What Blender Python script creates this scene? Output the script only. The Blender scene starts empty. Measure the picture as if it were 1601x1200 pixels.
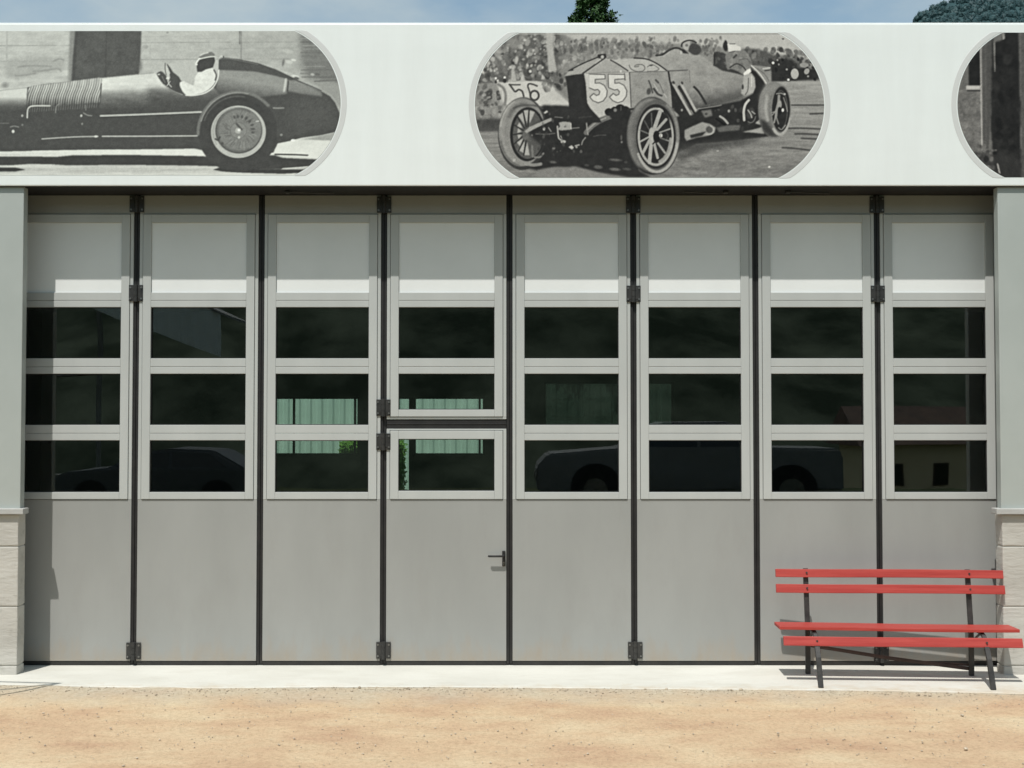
import bpy, bmesh, math, random
import numpy as np
from mathutils import Vector, Matrix, noise as mnoise

random.seed(7)
scn = bpy.context.scene
COL = scn.collection

# ------------------------------------------------------------------ camera
FPX, CAMD, TILT, EYE = 1710.0, 9.5, 0.0268, 2.176
cd = bpy.data.cameras.new('camera'); cam = bpy.data.objects.new('camera', cd); COL.objects.link(cam)
cam.location = (0, -CAMD, EYE)
cam.rotation_euler = (math.pi/2 + TILT, 0, 0)
cd.sensor_fit = 'HORIZONTAL'; cd.sensor_width = 36.0
cd.lens = 36.0 * FPX / 1601.0
cd.clip_start = 0.05; cd.clip_end = 3000
scn.camera = cam

# ------------------------------------------------------------------ light
SUN = Vector((0.41, 1.0, -2.07)).normalized()        # direction the sunlight travels
sd = bpy.data.lights.new('sun', 'SUN'); sun = bpy.data.objects.new('sun', sd); COL.objects.link(sun)
sd.energy = 3.9; sd.angle = math.radians(0.5); sd.color = (1.0, 0.965, 0.915)
sun.rotation_euler = SUN.to_track_quat('-Z', 'Y').to_euler()
sun.location = (-6, -10, 25)

w = bpy.data.worlds.new('World'); scn.world = w; w.use_nodes = True
nt = w.node_tree; N = nt.nodes; L = nt.links
for n in list(N): N.remove(n)
out = N.new('ShaderNodeOutputWorld'); bg = N.new('ShaderNodeBackground'); sky = N.new('ShaderNodeTexSky')
sky.sky_type = 'NISHITA'; sky.sun_disc = False
sky.sun_elevation = math.asin(-SUN.z); sky.sun_rotation = math.radians(180 + 22.3)
sky.air_density = 1.2; sky.dust_density = 1.3; sky.ozone_density = 1.0; sky.altitude = 300
bg.inputs['Strength'].default_value = 0.112
tc = N.new('ShaderNodeTexCoord'); mp = N.new('ShaderNodeMapping'); mp.inputs['Scale'].default_value = (2.2, 2.2, 5.0)
mp.inputs['Location'].default_value = (0.35, 0.0, 0.2)
ns = N.new('ShaderNodeTexNoise'); ns.inputs['Scale'].default_value = 2.1; ns.inputs['Detail'].default_value = 7; ns.inputs['Roughness'].default_value = 0.55
rp = N.new('ShaderNodeValToRGB'); rp.color_ramp.elements[0].position = 0.37; rp.color_ramp.elements[1].position = 0.70
rp.color_ramp.elements[0].color = (0.20, 0.20, 0.20, 1); rp.color_ramp.elements[1].color = (0.85, 0.85, 0.85, 1)
mx = N.new('ShaderNodeMix'); mx.data_type = 'RGBA'; mx.inputs[7].default_value = (4.5, 5.1, 5.15, 1)
L.new(tc.outputs['Generated'], mp.inputs['Vector']); L.new(mp.outputs['Vector'], ns.inputs['Vector'])
L.new(ns.outputs['Fac'], rp.inputs['Fac']); L.new(rp.outputs['Color'], mx.inputs[0])
tn = N.new('ShaderNodeMix'); tn.data_type = 'RGBA'; tn.blend_type = 'MULTIPLY'; tn.inputs[0].default_value = 1.0; tn.inputs[7].default_value = (0.90, 1.05, 1.0, 1)
L.new(sky.outputs['Color'], tn.inputs[6]); L.new(tn.outputs[2], mx.inputs[6]); L.new(mx.outputs[2], bg.inputs['Color']); L.new(bg.outputs['Background'], out.inputs['Surface'])

scn.view_settings.view_transform = 'Standard'; scn.view_settings.look = 'None'
scn.view_settings.exposure = 0.12; scn.view_settings.gamma = 1.0; scn.view_settings.use_curve_mapping = False
scn.render.engine = 'CYCLES'

# ------------------------------------------------------------------ helpers
def at(px, py, Y):
    """photo pixel -> point on the plane y = Y"""
    u = (px - 800.5)/FPX; v = -(py - 600)/FPX
    r = (u, math.cos(TILT) - v*math.sin(TILT), math.sin(TILT) + v*math.cos(TILT))
    k = (Y + CAMD)/r[1]
    return Vector((k*r[0], Y, EYE + k*r[2]))

def tag(o, label=None, cat=None, group=None, kind=None):
    if label: o['label'] = label
    if cat: o['category'] = cat
    if group: o['group'] = group
    if kind: o['kind'] = kind
    return o

def empty(name, loc=(0, 0, 0), parent=None, rz=0.0):
    o = bpy.data.objects.new(name, None); COL.objects.link(o); o.empty_display_size = 0.1
    o.location = loc; o.rotation_euler = (0, 0, rz)
    if parent: o.parent = parent
    return o

def box(bm, a, b, bev=0.0, mat=None):
    """axis-aligned box, optional bevel, optional matrix"""
    t = bmesh.new()
    x0, y0, z0 = a; x1, y1, z1 = b
    vs = [t.verts.new(p) for p in ((x0,y0,z0),(x1,y0,z0),(x1,y1,z0),(x0,y1,z0),(x0,y0,z1),(x1,y0,z1),(x1,y1,z1),(x0,y1,z1))]
    for f in ((0,3,2,1),(4,5,6,7),(0,1,5,4),(1,2,6,5),(2,3,7,6),(3,0,4,7)): t.faces.new([vs[i] for i in f])
    if bev > 0: bmesh.ops.bevel(t, geom=list(t.edges), offset=bev, segments=2, affect='EDGES', profile=0.6)
    if mat: bmesh.ops.transform(t, matrix=mat, verts=t.verts)
    me = bpy.data.meshes.new('tmp'); t.to_mesh(me); t.free(); bm.from_mesh(me); bpy.data.meshes.remove(me)

def tube(bm, pts, r, seg=8, cap=True, flat=None):
    """swept tube; flat=(rx, ry) gives an elliptic/flat section"""
    pts = [Vector(p) for p in pts]; rings = []
    up = Vector((0, 0, 1))
    for i, p in enumerate(pts):
        d = (pts[min(i+1, len(pts)-1)] - pts[max(i-1, 0)]).normalized()
        if abs(d.dot(up)) > 0.98: s = Vector((1, 0, 0))
        else: s = d.cross(up).normalized()
        n = s.cross(d).normalized()
        rr = r[i] if isinstance(r, (list, tuple)) else r
        ra, rb = flat if flat else (rr, rr)
        rings.append([bm.verts.new(p + s*math.cos(2*math.pi*k/seg)*ra + n*math.sin(2*math.pi*k/seg)*rb) for k in range(seg)])
    for a, b in zip(rings, rings[1:]):
        for k in range(seg): bm.faces.new((a[k], a[(k+1) % seg], b[(k+1) % seg], b[k]))
    if cap:
        bm.faces.new(list(reversed(rings[0]))); bm.faces.new(rings[-1])

def cyl(bm, c, axis, r, h, seg=16):
    axis = Vector(axis).normalized(); c = Vector(c)
    tube(bm, [c - axis*h/2, c + axis*h/2], r, seg)

def prism(bm, prof, x0, x1):
    """extrude a (y,z) profile along x"""
    a = [bm.verts.new((x0, p[0], p[1])) for p in prof]; b = [bm.verts.new((x1, p[0], p[1])) for p in prof]
    n = len(prof)
    for i in range(n): bm.faces.new((a[i], a[(i+1) % n], b[(i+1) % n], b[i]))
    bm.faces.new(list(reversed(a))); bm.faces.new(b)

def obj(name, bm, mat, parent=None, smooth=False):
    bmesh.ops.recalc_face_normals(bm, faces=bm.faces)
    me = bpy.data.meshes.new(name); bm.to_mesh(me); bm.free()
    if smooth:
        for p in me.polygons: p.use_smooth = True
    me.materials.append(mat)
    o = bpy.data.objects.new(name, me); COL.objects.link(o)
    if parent: o.parent = parent
    return o

def boxobj(name, a, b, mat, parent=None, bev=0.0):
    bm = bmesh.new(); box(bm, a, b, bev); return obj(name, bm, mat, parent)

# ------------------------------------------------------------------ materials
def principled(name, col, rough=0.5, metal=0.0, spec=0.5):
    m = bpy.data.materials.new(name); m.use_nodes = True
    b = m.node_tree.nodes['Principled BSDF']
    b.inputs['Base Color'].default_value = (*col, 1); b.inputs['Roughness'].default_value = rough
    b.inputs['Metallic'].default_value = metal; b.inputs['Specular IOR Level'].default_value = spec
    return m

def varied(name, c0, c1, scale=4.0, rough=0.5, bump=0.0, bscale=60.0, detail=5, stretch=(1, 1, 1), metal=0.0, spec=0.5, lo=0.35, hi=0.65, rvar=0.0, coords='Object'):
    m = principled(name, c0, rough, metal, spec); n = m.node_tree.nodes; l = m.node_tree.links; b = n['Principled BSDF']
    t = n.new('ShaderNodeTexCoord'); mpn = n.new('ShaderNodeMapping'); mpn.inputs['Scale'].default_value = stretch
    src = t.outputs['Object']
    if coords == 'World':
        g = n.new('ShaderNodeNewGeometry'); src = g.outputs['Position']
    l.new(src, mpn.inputs['Vector'])
    a = n.new('ShaderNodeTexNoise'); a.inputs['Scale'].default_value = scale; a.inputs['Detail'].default_value = detail; a.inputs['Roughness'].default_value = 0.6
    l.new(mpn.outputs['Vector'], a.inputs['Vector'])
    r = n.new('ShaderNodeValToRGB'); r.color_ramp.elements[0].position = lo; r.color_ramp.elements[1].position = hi
    r.color_ramp.elements[0].color = (*c0, 1); r.color_ramp.elements[1].color = (*c1, 1)
    l.new(a.outputs['Fac'], r.inputs['Fac']); l.new(r.outputs['Color'], b.inputs['Base Color'])
    if rvar:
        mr = n.new('ShaderNodeMapRange'); mr.inputs['To Min'].default_value = rough - rvar; mr.inputs['To Max'].default_value = rough + rvar
        l.new(a.outputs['Fac'], mr.inputs['Value']); l.new(mr.outputs['Result'], b.inputs['Roughness'])
    if bump:
        k = n.new('ShaderNodeTexNoise'); k.inputs['Scale'].default_value = bscale; k.inputs['Detail'].default_value = 4
        l.new(mpn.outputs['Vector'], k.inputs['Vector'])
        bp = n.new('ShaderNodeBump'); bp.inputs['Strength'].default_value = 1.0; bp.inputs['Distance'].default_value = bump
        l.new(k.outputs['Fac'], bp.inputs['Height']); l.new(bp.outputs['Normal'], b.inputs['Normal'])
    return m

M = {}
M['panel'] = varied('door_panel_paint', (0.30, 0.306, 0.292), (0.335, 0.341, 0.326), 1.3, 0.40, 0.0011, 4.0, stretch=(1, 1, 0.35), spec=0.4, rvar=0.06, coords='World')
M['frame'] = varied('door_frame_aluminium', (0.445, 0.462, 0.445), (0.48, 0.497, 0.48), 3.0, 0.42, 0.0003, 30, spec=0.5, stretch=(1, 1, 0.3), coords='World')
M['infill'] = varied('infill_panel_white', (0.76, 0.78, 0.765), (0.81, 0.83, 0.815), 1.6, 0.35, 0.0006, 5, spec=0.5, coords='World')
M['rubber'] = varied('black_rubber', (0.008, 0.008, 0.008), (0.016, 0.0155, 0.015), 8, 0.6, 0.0004, 60, coords='World')
M['hinge'] = varied('hinge_black_iron', (0.018, 0.018, 0.017), (0.035, 0.034, 0.032), 20, 0.45, 0.0005, 90, spec=0.6)
M['bolt'] = principled('bolt_steel', (0.22, 0.22, 0.21), 0.4, 0.8)
M['white'] = varied('fascia_white', (0.84, 0.875, 0.85), (0.87, 0.905, 0.88), 0.9, 0.45, 0.0012, 2.2, stretch=(0.6, 1, 2.0), coords='World')
M['border'] = varied('print_border_grey', (0.64, 0.645, 0.625), (0.67, 0.675, 0.655), 4, 0.5, coords='World')
M['clad'] = varied('column_cladding_grey', (0.385, 0.415, 0.39), (0.42, 0.45, 0.425), 1.4, 0.4, 0.0008, 4, coords='World')
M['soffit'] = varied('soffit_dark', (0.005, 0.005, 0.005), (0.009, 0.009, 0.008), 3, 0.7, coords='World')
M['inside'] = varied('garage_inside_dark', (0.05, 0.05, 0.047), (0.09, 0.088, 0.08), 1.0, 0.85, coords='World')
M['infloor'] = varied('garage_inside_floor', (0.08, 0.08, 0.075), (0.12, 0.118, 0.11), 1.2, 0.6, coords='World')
M['roof'] = varied('roof_sheet', (0.25, 0.25, 0.24), (0.32, 0.32, 0.31), 0.8, 0.6, coords='World')
M['iron'] = varied('bench_cast_iron', (0.02, 0.019, 0.017), (0.045, 0.042, 0.038), 14, 0.5, 0.0008, 70)
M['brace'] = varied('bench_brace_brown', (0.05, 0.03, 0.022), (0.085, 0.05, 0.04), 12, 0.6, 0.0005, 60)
M['red'] = varied('bench_red_paint', (0.34, 0.034, 0.027), (0.42, 0.056, 0.044), 5, 0.48, 0.0018, 12, stretch=(0.35, 6, 6), spec=0.5, rvar=0.08)

def soil(m, z0, z1, col, amount, sc=(1.0, 1.0, 0.35), scale=7.0, axis='Z'):
    n = m.node_tree.nodes; l = m.node_tree.links; b = n['Principled BSDF']
    g = n.new('ShaderNodeNewGeometry'); sx = n.new('ShaderNodeSeparateXYZ'); l.new(g.outputs['Position'], sx.inputs['Vector'])
    mp_ = n.new('ShaderNodeMapping'); mp_.inputs['Scale'].default_value = sc; l.new(g.outputs['Position'], mp_.inputs['Vector'])
    a = n.new('ShaderNodeTexNoise'); a.inputs['Scale'].default_value = scale; a.inputs['Detail'].default_value = 9; a.inputs['Roughness'].default_value = 0.72; l.new(mp_.outputs['Vector'], a.inputs['Vector'])
    r = n.new('ShaderNodeMapRange'); r.inputs['From Min'].default_value = z0; r.inputs['From Max'].default_value = z1; r.inputs['To Min'].default_value = 0.22; r.inputs['To Max'].default_value = -0.30
    l.new(sx.outputs[axis], r.inputs['Value'])
    ad = n.new('ShaderNodeMath'); ad.operation = 'ADD'; l.new(a.outputs['Fac'], ad.inputs[0]); l.new(r.outputs['Result'], ad.inputs[1])
    q = n.new('ShaderNodeMapRange'); q.inputs['From Min'].default_value = 0.45; q.inputs['From Max'].default_value = 0.85; q.inputs['To Max'].default_value = amount; l.new(ad.outputs[0], q.inputs['Value'])
    mm = n.new('ShaderNodeMix'); mm.data_type = 'RGBA'; mm.inputs[7].default_value = (*col, 1)
    old = b.inputs['Base Color'].links[0].from_socket
    l.new(q.outputs['Result'], mm.inputs[0]); l.new(old, mm.inputs[6]); l.new(mm.outputs[2], b.inputs['Base Color'])
soil(M['panel'], 0.0, 0.40, (0.36, 0.29, 0.21), 0.75)
soil(M['panel'], -9.0, 9.0, (0.27, 0.265, 0.245), 0.55, (1.6, 1.0, 0.5), 2.2)
soil(M['white'], 4.2, 8.0, (0.66, 0.67, 0.64), 0.22, (2.2, 1.0, 0.25), 2.5)
soil(M['red'], -9.0, 6.0, (0.20, 0.04, 0.034), 1.0, (2.0, 16, 16), 3.2)
soil(M['rubber'], 0.0, 0.5, (0.10, 0.088, 0.07), 0.22)

def concrete(name, c0, c1, c2, bump=0.004):
    m = varied(name, c0, c1, 2.2, 0.85, bump, 22, stretch=(0.5, 1, 1.6), coords='World', spec=0.25)
    n = m.node_tree.nodes; l = m.node_tree.links; b = n['Principled BSDF']
    g = n.new('ShaderNodeNewGeometry')
    a = n.new('ShaderNodeTexNoise'); a.inputs['Scale'].default_value = 9; a.inputs['Detail'].default_value = 8; a.inputs['Roughness'].default_value = 0.7
    l.new(g.outputs['Position'], a.inputs['Vector'])
    r = n.new('ShaderNodeValToRGB'); r.color_ramp.elements[0].position = 0.56; r.color_ramp.elements[1].position = 0.72
    r.color_ramp.elements[0].color = (0, 0, 0, 1); r.color_ramp.elements[1].color = (0.6, 0.6, 0.6, 1)
    l.new(a.outputs['Fac'], r.inputs['Fac'])
    mm = n.new('ShaderNodeMix'); mm.data_type = 'RGBA'; mm.inputs[7].default_value = (*c2, 1)
    old = b.inputs['Base Color'].links[0].from_socket
    l.new(r.outputs['Color'], mm.inputs[0]); l.new(old, mm.inputs[6]); l.new(mm.outputs[2], b.inputs['Base Color'])
    return m
M['block'] = concrete('board_marked_concrete', (0.43, 0.415, 0.375), (0.52, 0.505, 0.46), (0.30, 0.285, 0.25), 0.005)
M['cap'] = varied('pillar_cap_stone', (0.40, 0.40, 0.38), (0.47, 0.47, 0.45), 5, 0.7, 0.0015, 40, coords='World')

def glass_mat(name, tint, ior, rough=0.0):
    m = bpy.data.materials.new(name); m.use_nodes = True; n = m.node_tree.nodes; l = m.node_tree.links
    for x in list(n): n.remove(x)
    o = n.new('ShaderNodeOutputMaterial'); mix = n.new('ShaderNodeMixShader'); tr = n.new('ShaderNodeBsdfTransparent'); gl = n.new('ShaderNodeBsdfGlossy')
    fr = n.new('ShaderNodeFresnel'); fr.inputs['IOR'].default_value = ior
    tr.inputs['Color'].default_value = (*tint, 1); gl.inputs['Roughness'].default_value = rough
    g = n.new('ShaderNodeNewGeometry'); nz = n.new('ShaderNodeTexNoise'); nz.inputs['Scale'].default_value = 1.1; nz.inputs['Detail'].default_value = 1
    l.new(g.outputs['Position'], nz.inputs['Vector'])
    bp = n.new('ShaderNodeBump'); bp.inputs['Distance'].default_value = 0.0012; l.new(nz.outputs['Fac'], bp.inputs['Height'])
    l.new(bp.outputs['Normal'], gl.inputs['Normal'])
    l.new(fr.outputs['Fac'], mix.inputs['Fac']); l.new(tr.outputs['BSDF'], mix.inputs[1]); l.new(gl.outputs['BSDF'], mix.inputs[2])
    l.new(mix.outputs['Shader'], o.inputs['Surface'])
    return m
M['glass'] = glass_mat('double_glazing', (0.86, 0.91, 0.88), 1.86)
M['rearglass'] = glass_mat('rear_window_glass', (0.85, 0.92, 0.88), 1.5)
M['dimglass'] = glass_mat('dimmed_green_glass', (0.19, 0.22, 0.20), 1.5)  # dark tint stands in for the shaded view beyond this window
M['carglass'] = principled('car_window_glass', (0.015, 0.018, 0.018), 0.06, 0, 0.8)

# ------------------------------------------------------------------ ground
ZG = -0.014
def ground_material():
    m = principled('sandy_ground', (0.40, 0.29, 0.18), 0.95, 0, 0.1); n = m.node_tree.nodes; l = m.node_tree.links; b = n['Principled BSDF']
    g = n.new('ShaderNodeNewGeometry')
    def noise(sc, det, ro, st=(1, 1, 1)):
        mp_ = n.new('ShaderNodeMapping'); mp_.inputs['Scale'].default_value = st; l.new(g.outputs['Position'], mp_.inputs['Vector'])
        a = n.new('ShaderNodeTexNoise'); a.inputs['Scale'].default_value = sc; a.inputs['Detail'].default_value = det; a.inputs['Roughness'].default_value = ro
        l.new(mp_.outputs['Vector'], a.inputs['Vector']); return a.outputs['Fac']
    def ramp(f, stops):
        r = n.new('ShaderNodeValToRGB'); e = r.color_ramp.elements
        e[0].position, e[0].color = stops[0][0], (*stops[0][1], 1); e[1].position, e[1].color = stops[-1][0], (*stops[-1][1], 1)
        for p, c in stops[1:-1]:
            q = e.new(p); q.color = (*c, 1)
        l.new(f, r.inputs['Fac']); return r.outputs['Color']
    def mix(f, a, c, mode='MIX'):
        x = n.new('ShaderNodeMix'); x.data_type = 'RGBA'; x.blend_type = mode
        if isinstance(f, float): x.inputs[0].default_value = f
        else: l.new(f, x.inputs[0])
        l.new(a, x.inputs[6])
        if isinstance(c, tuple): x.inputs[7].default_value = (*c, 1)
        else: l.new(c, x.inputs[7])
        return x.outputs[2]
    base = ramp(noise(1.5, 6, 0.62, (0.7, 1.4, 1)), [(0.32, (0.47, 0.315, 0.205)), (0.5, (0.55, 0.405, 0.262)), (0.68, (0.60, 0.485, 0.325))])
    fine = ramp(noise(38, 6, 0.75), [(0.3, (0.74, 0.72, 0.69)), (0.5, (0.97, 0.97, 0.97)), (0.72, (1.1, 1.1, 1.08))])
    c = mix(1.0, base, fine, 'MULTIPLY')
    grit = ramp(noise(150, 3, 0.6), [(0.66, (0, 0, 0)), (0.74, (1, 1, 1))])
    c = mix(grit, c, (0.20, 0.155, 0.11))
    # grey cement dust close to the apron
    sx = n.new('ShaderNodeSeparateXYZ'); l.new(g.outputs['Position'], sx.inputs['Vector'])
    wob = noise(2.3, 5, 0.6); mrw = n.new('ShaderNodeMapRange'); mrw.inputs['To Min'].default_value = -0.42; mrw.inputs['To Max'].default_value = 0.42; l.new(wob, mrw.inputs['Value'])
    ad = n.new('ShaderNodeMath'); ad.operation = 'ADD'; l.new(sx.outputs['Y'], ad.inputs[0]); l.new(mrw.outputs['Result'], ad.inputs[1])
    mr = n.new('ShaderNodeMapRange'); mr.inputs['From Min'].default_value = -1.30; mr.inputs['From Max'].default_value = -0.72; mr.inputs['To Max'].default_value = 0.85
    l.new(ad.outputs[0], mr.inputs['Value'])
    dust = ramp(noise(24, 5, 0.7), [(0.35, (0.38, 0.335, 0.255)), (0.65, (0.53, 0.485, 0.385))])
    c = mix(mr.outputs['Result'], c, dust)
    l.new(c, b.inputs['Base Color'])
    k1 = n.new('ShaderNodeBump'); k1.inputs['Distance'].default_value = 0.012; l.new(noise(26, 8, 0.7), k1.inputs['Height'])
    k2 = n.new('ShaderNodeBump'); k2.inputs['Distance'].default_value = 0.004; l.new(noise(140, 4, 0.6), k2.inputs['Height']); l.new(k1.outputs['Normal'], k2.inputs['Normal'])
    l.new(k2.outputs['Normal'], b.inputs['Normal'])
    return m
M['ground'] = ground_material()

def apron_edge(x):
    return -0.735 - 0.055*max(0, x - 0.6) - 0.02*math.sin(x*1.7) + 0.05*max(0, -x - 2.6) + 0.012*mnoise.noise((x*3.1, 4.2, 0)) + 0.006*mnoise.noise((x*17, 1.2, 0))

def build_ground():
    bm = bmesh.new()
    # fine sheet in front of the garage
    xs = [-7 + 0.05*i for i in range(281)]; ys = [-5.2 + 0.05*i for i in range(107)]
    grid = []
    for y in ys:
        row = []
        for x in xs:
            e = min((x+7)/0.6, (7-x)/0.6, (y+5.2)/0.6, 1); e = max(0, e)
            h = 0.012*mnoise.noise((x*0.9, y*0.9, 3)) + 0.008*mnoise.noise((x*3.2, y*3.2, 9)) + 0.004*mnoise.noise((x*9, y*9, 1))
            ed = y - apron_edge(x)
            if ed > -0.5: h = h*max(0.0, min(1, -ed/0.5)) + 0.010*max(0, 1 + ed/0.5)*(0.55 + mnoise.noise((x*2.7, y*5, 7)))
            if ed > 0.06: h = -0.02
            h = min(h, 0.0135) if ed > -0.05 else h
            row.append(bm.verts.new((x, y, ZG + h*e)))
        grid.append(row)
    for a, b in zip(grid, grid[1:]):
        for i in range(len(xs)-1): bm.faces.new((a[i], a[i+1], b[i+1], b[i]))
    return obj('ground', bm, M['ground'], None, True)
tag(build_ground(), kind='structure')

def build_far_ground():
    bm = bmesh.new()
    def zz(x, y): return ZG - 0.03 - 6.0*max(0, min(1, (-y - 22)/35))**1.5
    def strip(x0, x1, ys):
        rows = [(bm.verts.new((x0, y, zz(x0, y))), bm.verts.new((x1, y, zz(x1, y)))) for y in ys]
        for a, b in zip(rows, rows[1:]): bm.faces.new((a[0], a[1], b[1], b[0]))
    strip(-900, 900, [-900, -300, -120] + [-60 + 4*i for i in range(14)] + [0, 40, 200, 900])
    M['yard'] = varied('grass_yard', (0.035, 0.05, 0.022), (0.075, 0.09, 0.045), 0.6, 0.95, 0.02, 8, coords='World', spec=0.1)
    return obj('surrounding_ground', bm, M['yard'])
tag(build_far_ground(), kind='structure')

# concrete apron in front of the doors
M['apron'] = varied('apron_concrete', (0.53, 0.52, 0.465), (0.61, 0.60, 0.545), 1.6, 0.9, 0.0025, 45, stretch=(0.5, 1.5, 1), coords='World', spec=0.2, detail=8)
bm = bmesh.new(); prev = None
for i in range(601):
    x = -6.5 + 13.0*i/600; ye = apron_edge(x)
    v = [bm.verts.new((x, 0.09, 0.0)), bm.verts.new((x, ye + 0.012, 0.0)), bm.verts.new((x, ye, -0.006)), bm.verts.new((x, ye - 0.004, -0.12))]
    if prev:
        for k in range(3): bm.faces.new((prev[k], prev[k+1], v[k+1], v[k]))
    prev = v
soil(M['apron'], -5, 5, (0.40, 0.37, 0.31), 0.55, (0.8, 2.0, 1), 2.6)
soil(M['apron'], -0.92, -0.42, (0.47, 0.375, 0.26), 0.85, (1.0, 1.3, 1), 6.0, 'Y')
tag(obj('concrete_apron', bm, M['apron']), kind='structure')

# loose stones
def build_pebbles():
    rnd = random.Random(3); bm = bmesh.new()
    phi = (1 + 5**0.5)/2
    ico = [Vector(p).normalized() for p in ((-1,phi,0),(1,phi,0),(-1,-phi,0),(1,-phi,0),(0,-1,phi),(0,1,phi),(0,-1,-phi),(0,1,-phi),(phi,0,-1),(phi,0,1),(-phi,0,-1),(-phi,0,1))]
    fc = ((0,11,5),(0,5,1),(0,1,7),(0,7,10),(0,10,11),(1,5,9),(5,11,4),(11,10,2),(10,7,6),(7,1,8),(3,9,4),(3,4,2),(3,2,6),(3,6,8),(3,8,9),(4,9,5),(2,4,11),(6,2,10),(8,6,7),(9,8,1))
    for i in range(4000):
        x = rnd.uniform(-4.6, 4.6)
        if i < 1500: y = apron_edge(x) - abs(rnd.gauss(0, 0.10)) + 0.0
        else: y = rnd.uniform(-3.6, -0.8)
        if y > apron_edge(x) + 0.01: continue
        r = 0.0022 + 0.0055*rnd.random()**2.4
        if rnd.random() < 0.03: r *= 1.9
        q = Matrix.Rotation(rnd.uniform(0, 6.3), 3, 'Z')
        s = Vector((rnd.uniform(0.8, 1.5), rnd.uniform(0.7, 1.2), rnd.uniform(0.45, 0.8)))
        vs = [bm.verts.new(q @ Vector((p.x*s.x*r*rnd.uniform(.8, 1.15), p.y*s.y*r, p.z*s.z*r)) + Vector((x, y, ZG + 0.006 + r*0.3))) for p in ico]
        for f in fc: bm.faces.new([vs[k] for k in f])
    m = varied('pebble_stone', (0.25, 0.20, 0.145), (0.56, 0.48, 0.37), 3.0, 0.9, coords='World', lo=0.3, hi=0.7, detail=2)
    m.node_tree.nodes['Noise Texture'].inputs['Scale'].default_value = 11
    return obj('gravel', bm, m)
tag(build_pebbles(), 'small loose pebbles scattered over the sandy ground', 'gravel', kind='stuff')

# ------------------------------------------------------------------ garage building
FY = -0.36                                   # fascia face
ZF0 = at(800, 290, FY).z; ZF1 = at(800, 36.5, FY).z
building = empty('garage_building', (0, 0, 0))
tag(building, 'long garage building with white picture fascia above grey folding doors', 'building')
bm = bmesh.new(); box(bm, (-9.5, FY, ZF0), (9.5, 0.30, ZF1), 0.008); obj('fascia', bm, M['white'], building)
bm = bmesh.new(); box(bm, (-9.5, FY + 0.012, ZF1 + 0.001), (9.5, 0.34, ZF1 + 0.012), 0.003); obj('fascia_coping', bm, M['white'], building)
ZD = at(800, 305, 0).z                       # top of the door leaves
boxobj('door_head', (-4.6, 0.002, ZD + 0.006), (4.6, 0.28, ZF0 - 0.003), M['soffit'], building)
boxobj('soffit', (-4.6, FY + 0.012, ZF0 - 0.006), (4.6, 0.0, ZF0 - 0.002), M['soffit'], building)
for a, b in ((455, 525), (1064, 1130), (1226, 1292)):
    p, q = at(a, 296, -0.06), at(b, 297.5, -0.06)
    bm = bmesh.new(); tube(bm, [(p.x, -0.20, ZF0 - 0.02), (q.x, -0.15, ZF0 - 0.024)], 0.005, 8)
    c = p.x if a < 1000 or a > 1200 else q.x
    box(bm, (c - 0.02, -0.215, ZF0 - 0.030), (c + 0.02, -0.165, ZF0 - 0.008), 0.003)
    obj('door_stay', bm, M['hinge'], building)
boxobj('roof', (-9.5, 0.30, ZF1 - 0.45), (9.5, 12.5, ZF1 - 0.30), M['roof'], building)
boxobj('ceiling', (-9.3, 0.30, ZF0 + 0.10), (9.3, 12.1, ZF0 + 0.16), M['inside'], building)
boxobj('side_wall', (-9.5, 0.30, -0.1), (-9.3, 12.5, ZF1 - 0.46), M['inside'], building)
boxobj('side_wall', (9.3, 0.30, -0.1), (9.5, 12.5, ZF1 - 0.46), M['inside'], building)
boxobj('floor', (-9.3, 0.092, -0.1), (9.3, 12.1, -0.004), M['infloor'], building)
# rear wall with openings (x0, x1, z0, z1)
YR = 12.1
ops = [(-5.05, -3.02, 1.346, 2.50), (-2.75, -2.00, 0.05, 2.50), (-1.945, -0.54, 1.346, 2.50), (0.63, 3.2, 1.62, 2.80)]
xsr = [-9.3, -5.05, -3.02, -2.75, -2.0, -1.945, -0.54, 0.63, 3.2, 9.3]
bm = bmesh.new()
for x0, x1 in zip(xsr, xsr[1:]):
    o = [q for q in ops if abs(q[0]-x0) < 1e-4]
    if o:
        if o[0][2] > 0.1: box(bm, (x0, YR, -0.1), (x1, YR + 0.2, o[0][2]))
        box(bm, (x0, YR, o[0][3]), (x1, YR + 0.2, ZF0 + 0.2))
    else: box(bm, (x0, YR, -0.1), (x1, YR + 0.2, ZF0 + 0.2))
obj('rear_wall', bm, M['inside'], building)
for i, (x0, x1, z0, z1) in enumerate(ops):
    fr = bmesh.new(); t = 0.04
    for a, b in (((x0, z0), (x1, z0+t)), ((x0, z1-t), (x1, z1)), ((x0, z0+t), (x0+t, z1-t)), ((x1-t, z0+t), (x1, z1-t))):
        box(fr, (a[0], YR + 0.05, a[1]), (b[0], YR + 0.12, b[1]))
    if i == 0:
        for xm in (-4.32,): box(fr, (xm - 0.02, YR + 0.05, z0 + t), (xm + 0.02, YR + 0.12, z1 - t))
        box(fr, (-3.13, YR + 0.05, z0 + t), (-3.09, YR + 0.12, z1 - t))
    if i == 3: box(fr, (2.14, YR + 0.05, z0 + t), (2.22, YR + 0.12, z1 - t))
    if i == 2: box(fr, (-0.66, YR + 0.05, z0 + t), (-0.62, YR + 0.12, z1 - t))
    wf = obj('rear_window' if i != 1 else 'rear_door', fr, M['soffit'], building)
    boxobj('pane', (x0 + t, YR + 0.08, z0 + t), (x1 - t, YR + 0.09, z1 - t), M['rearglass'] if i < 3 else M['dimglass'], wf)

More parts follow.
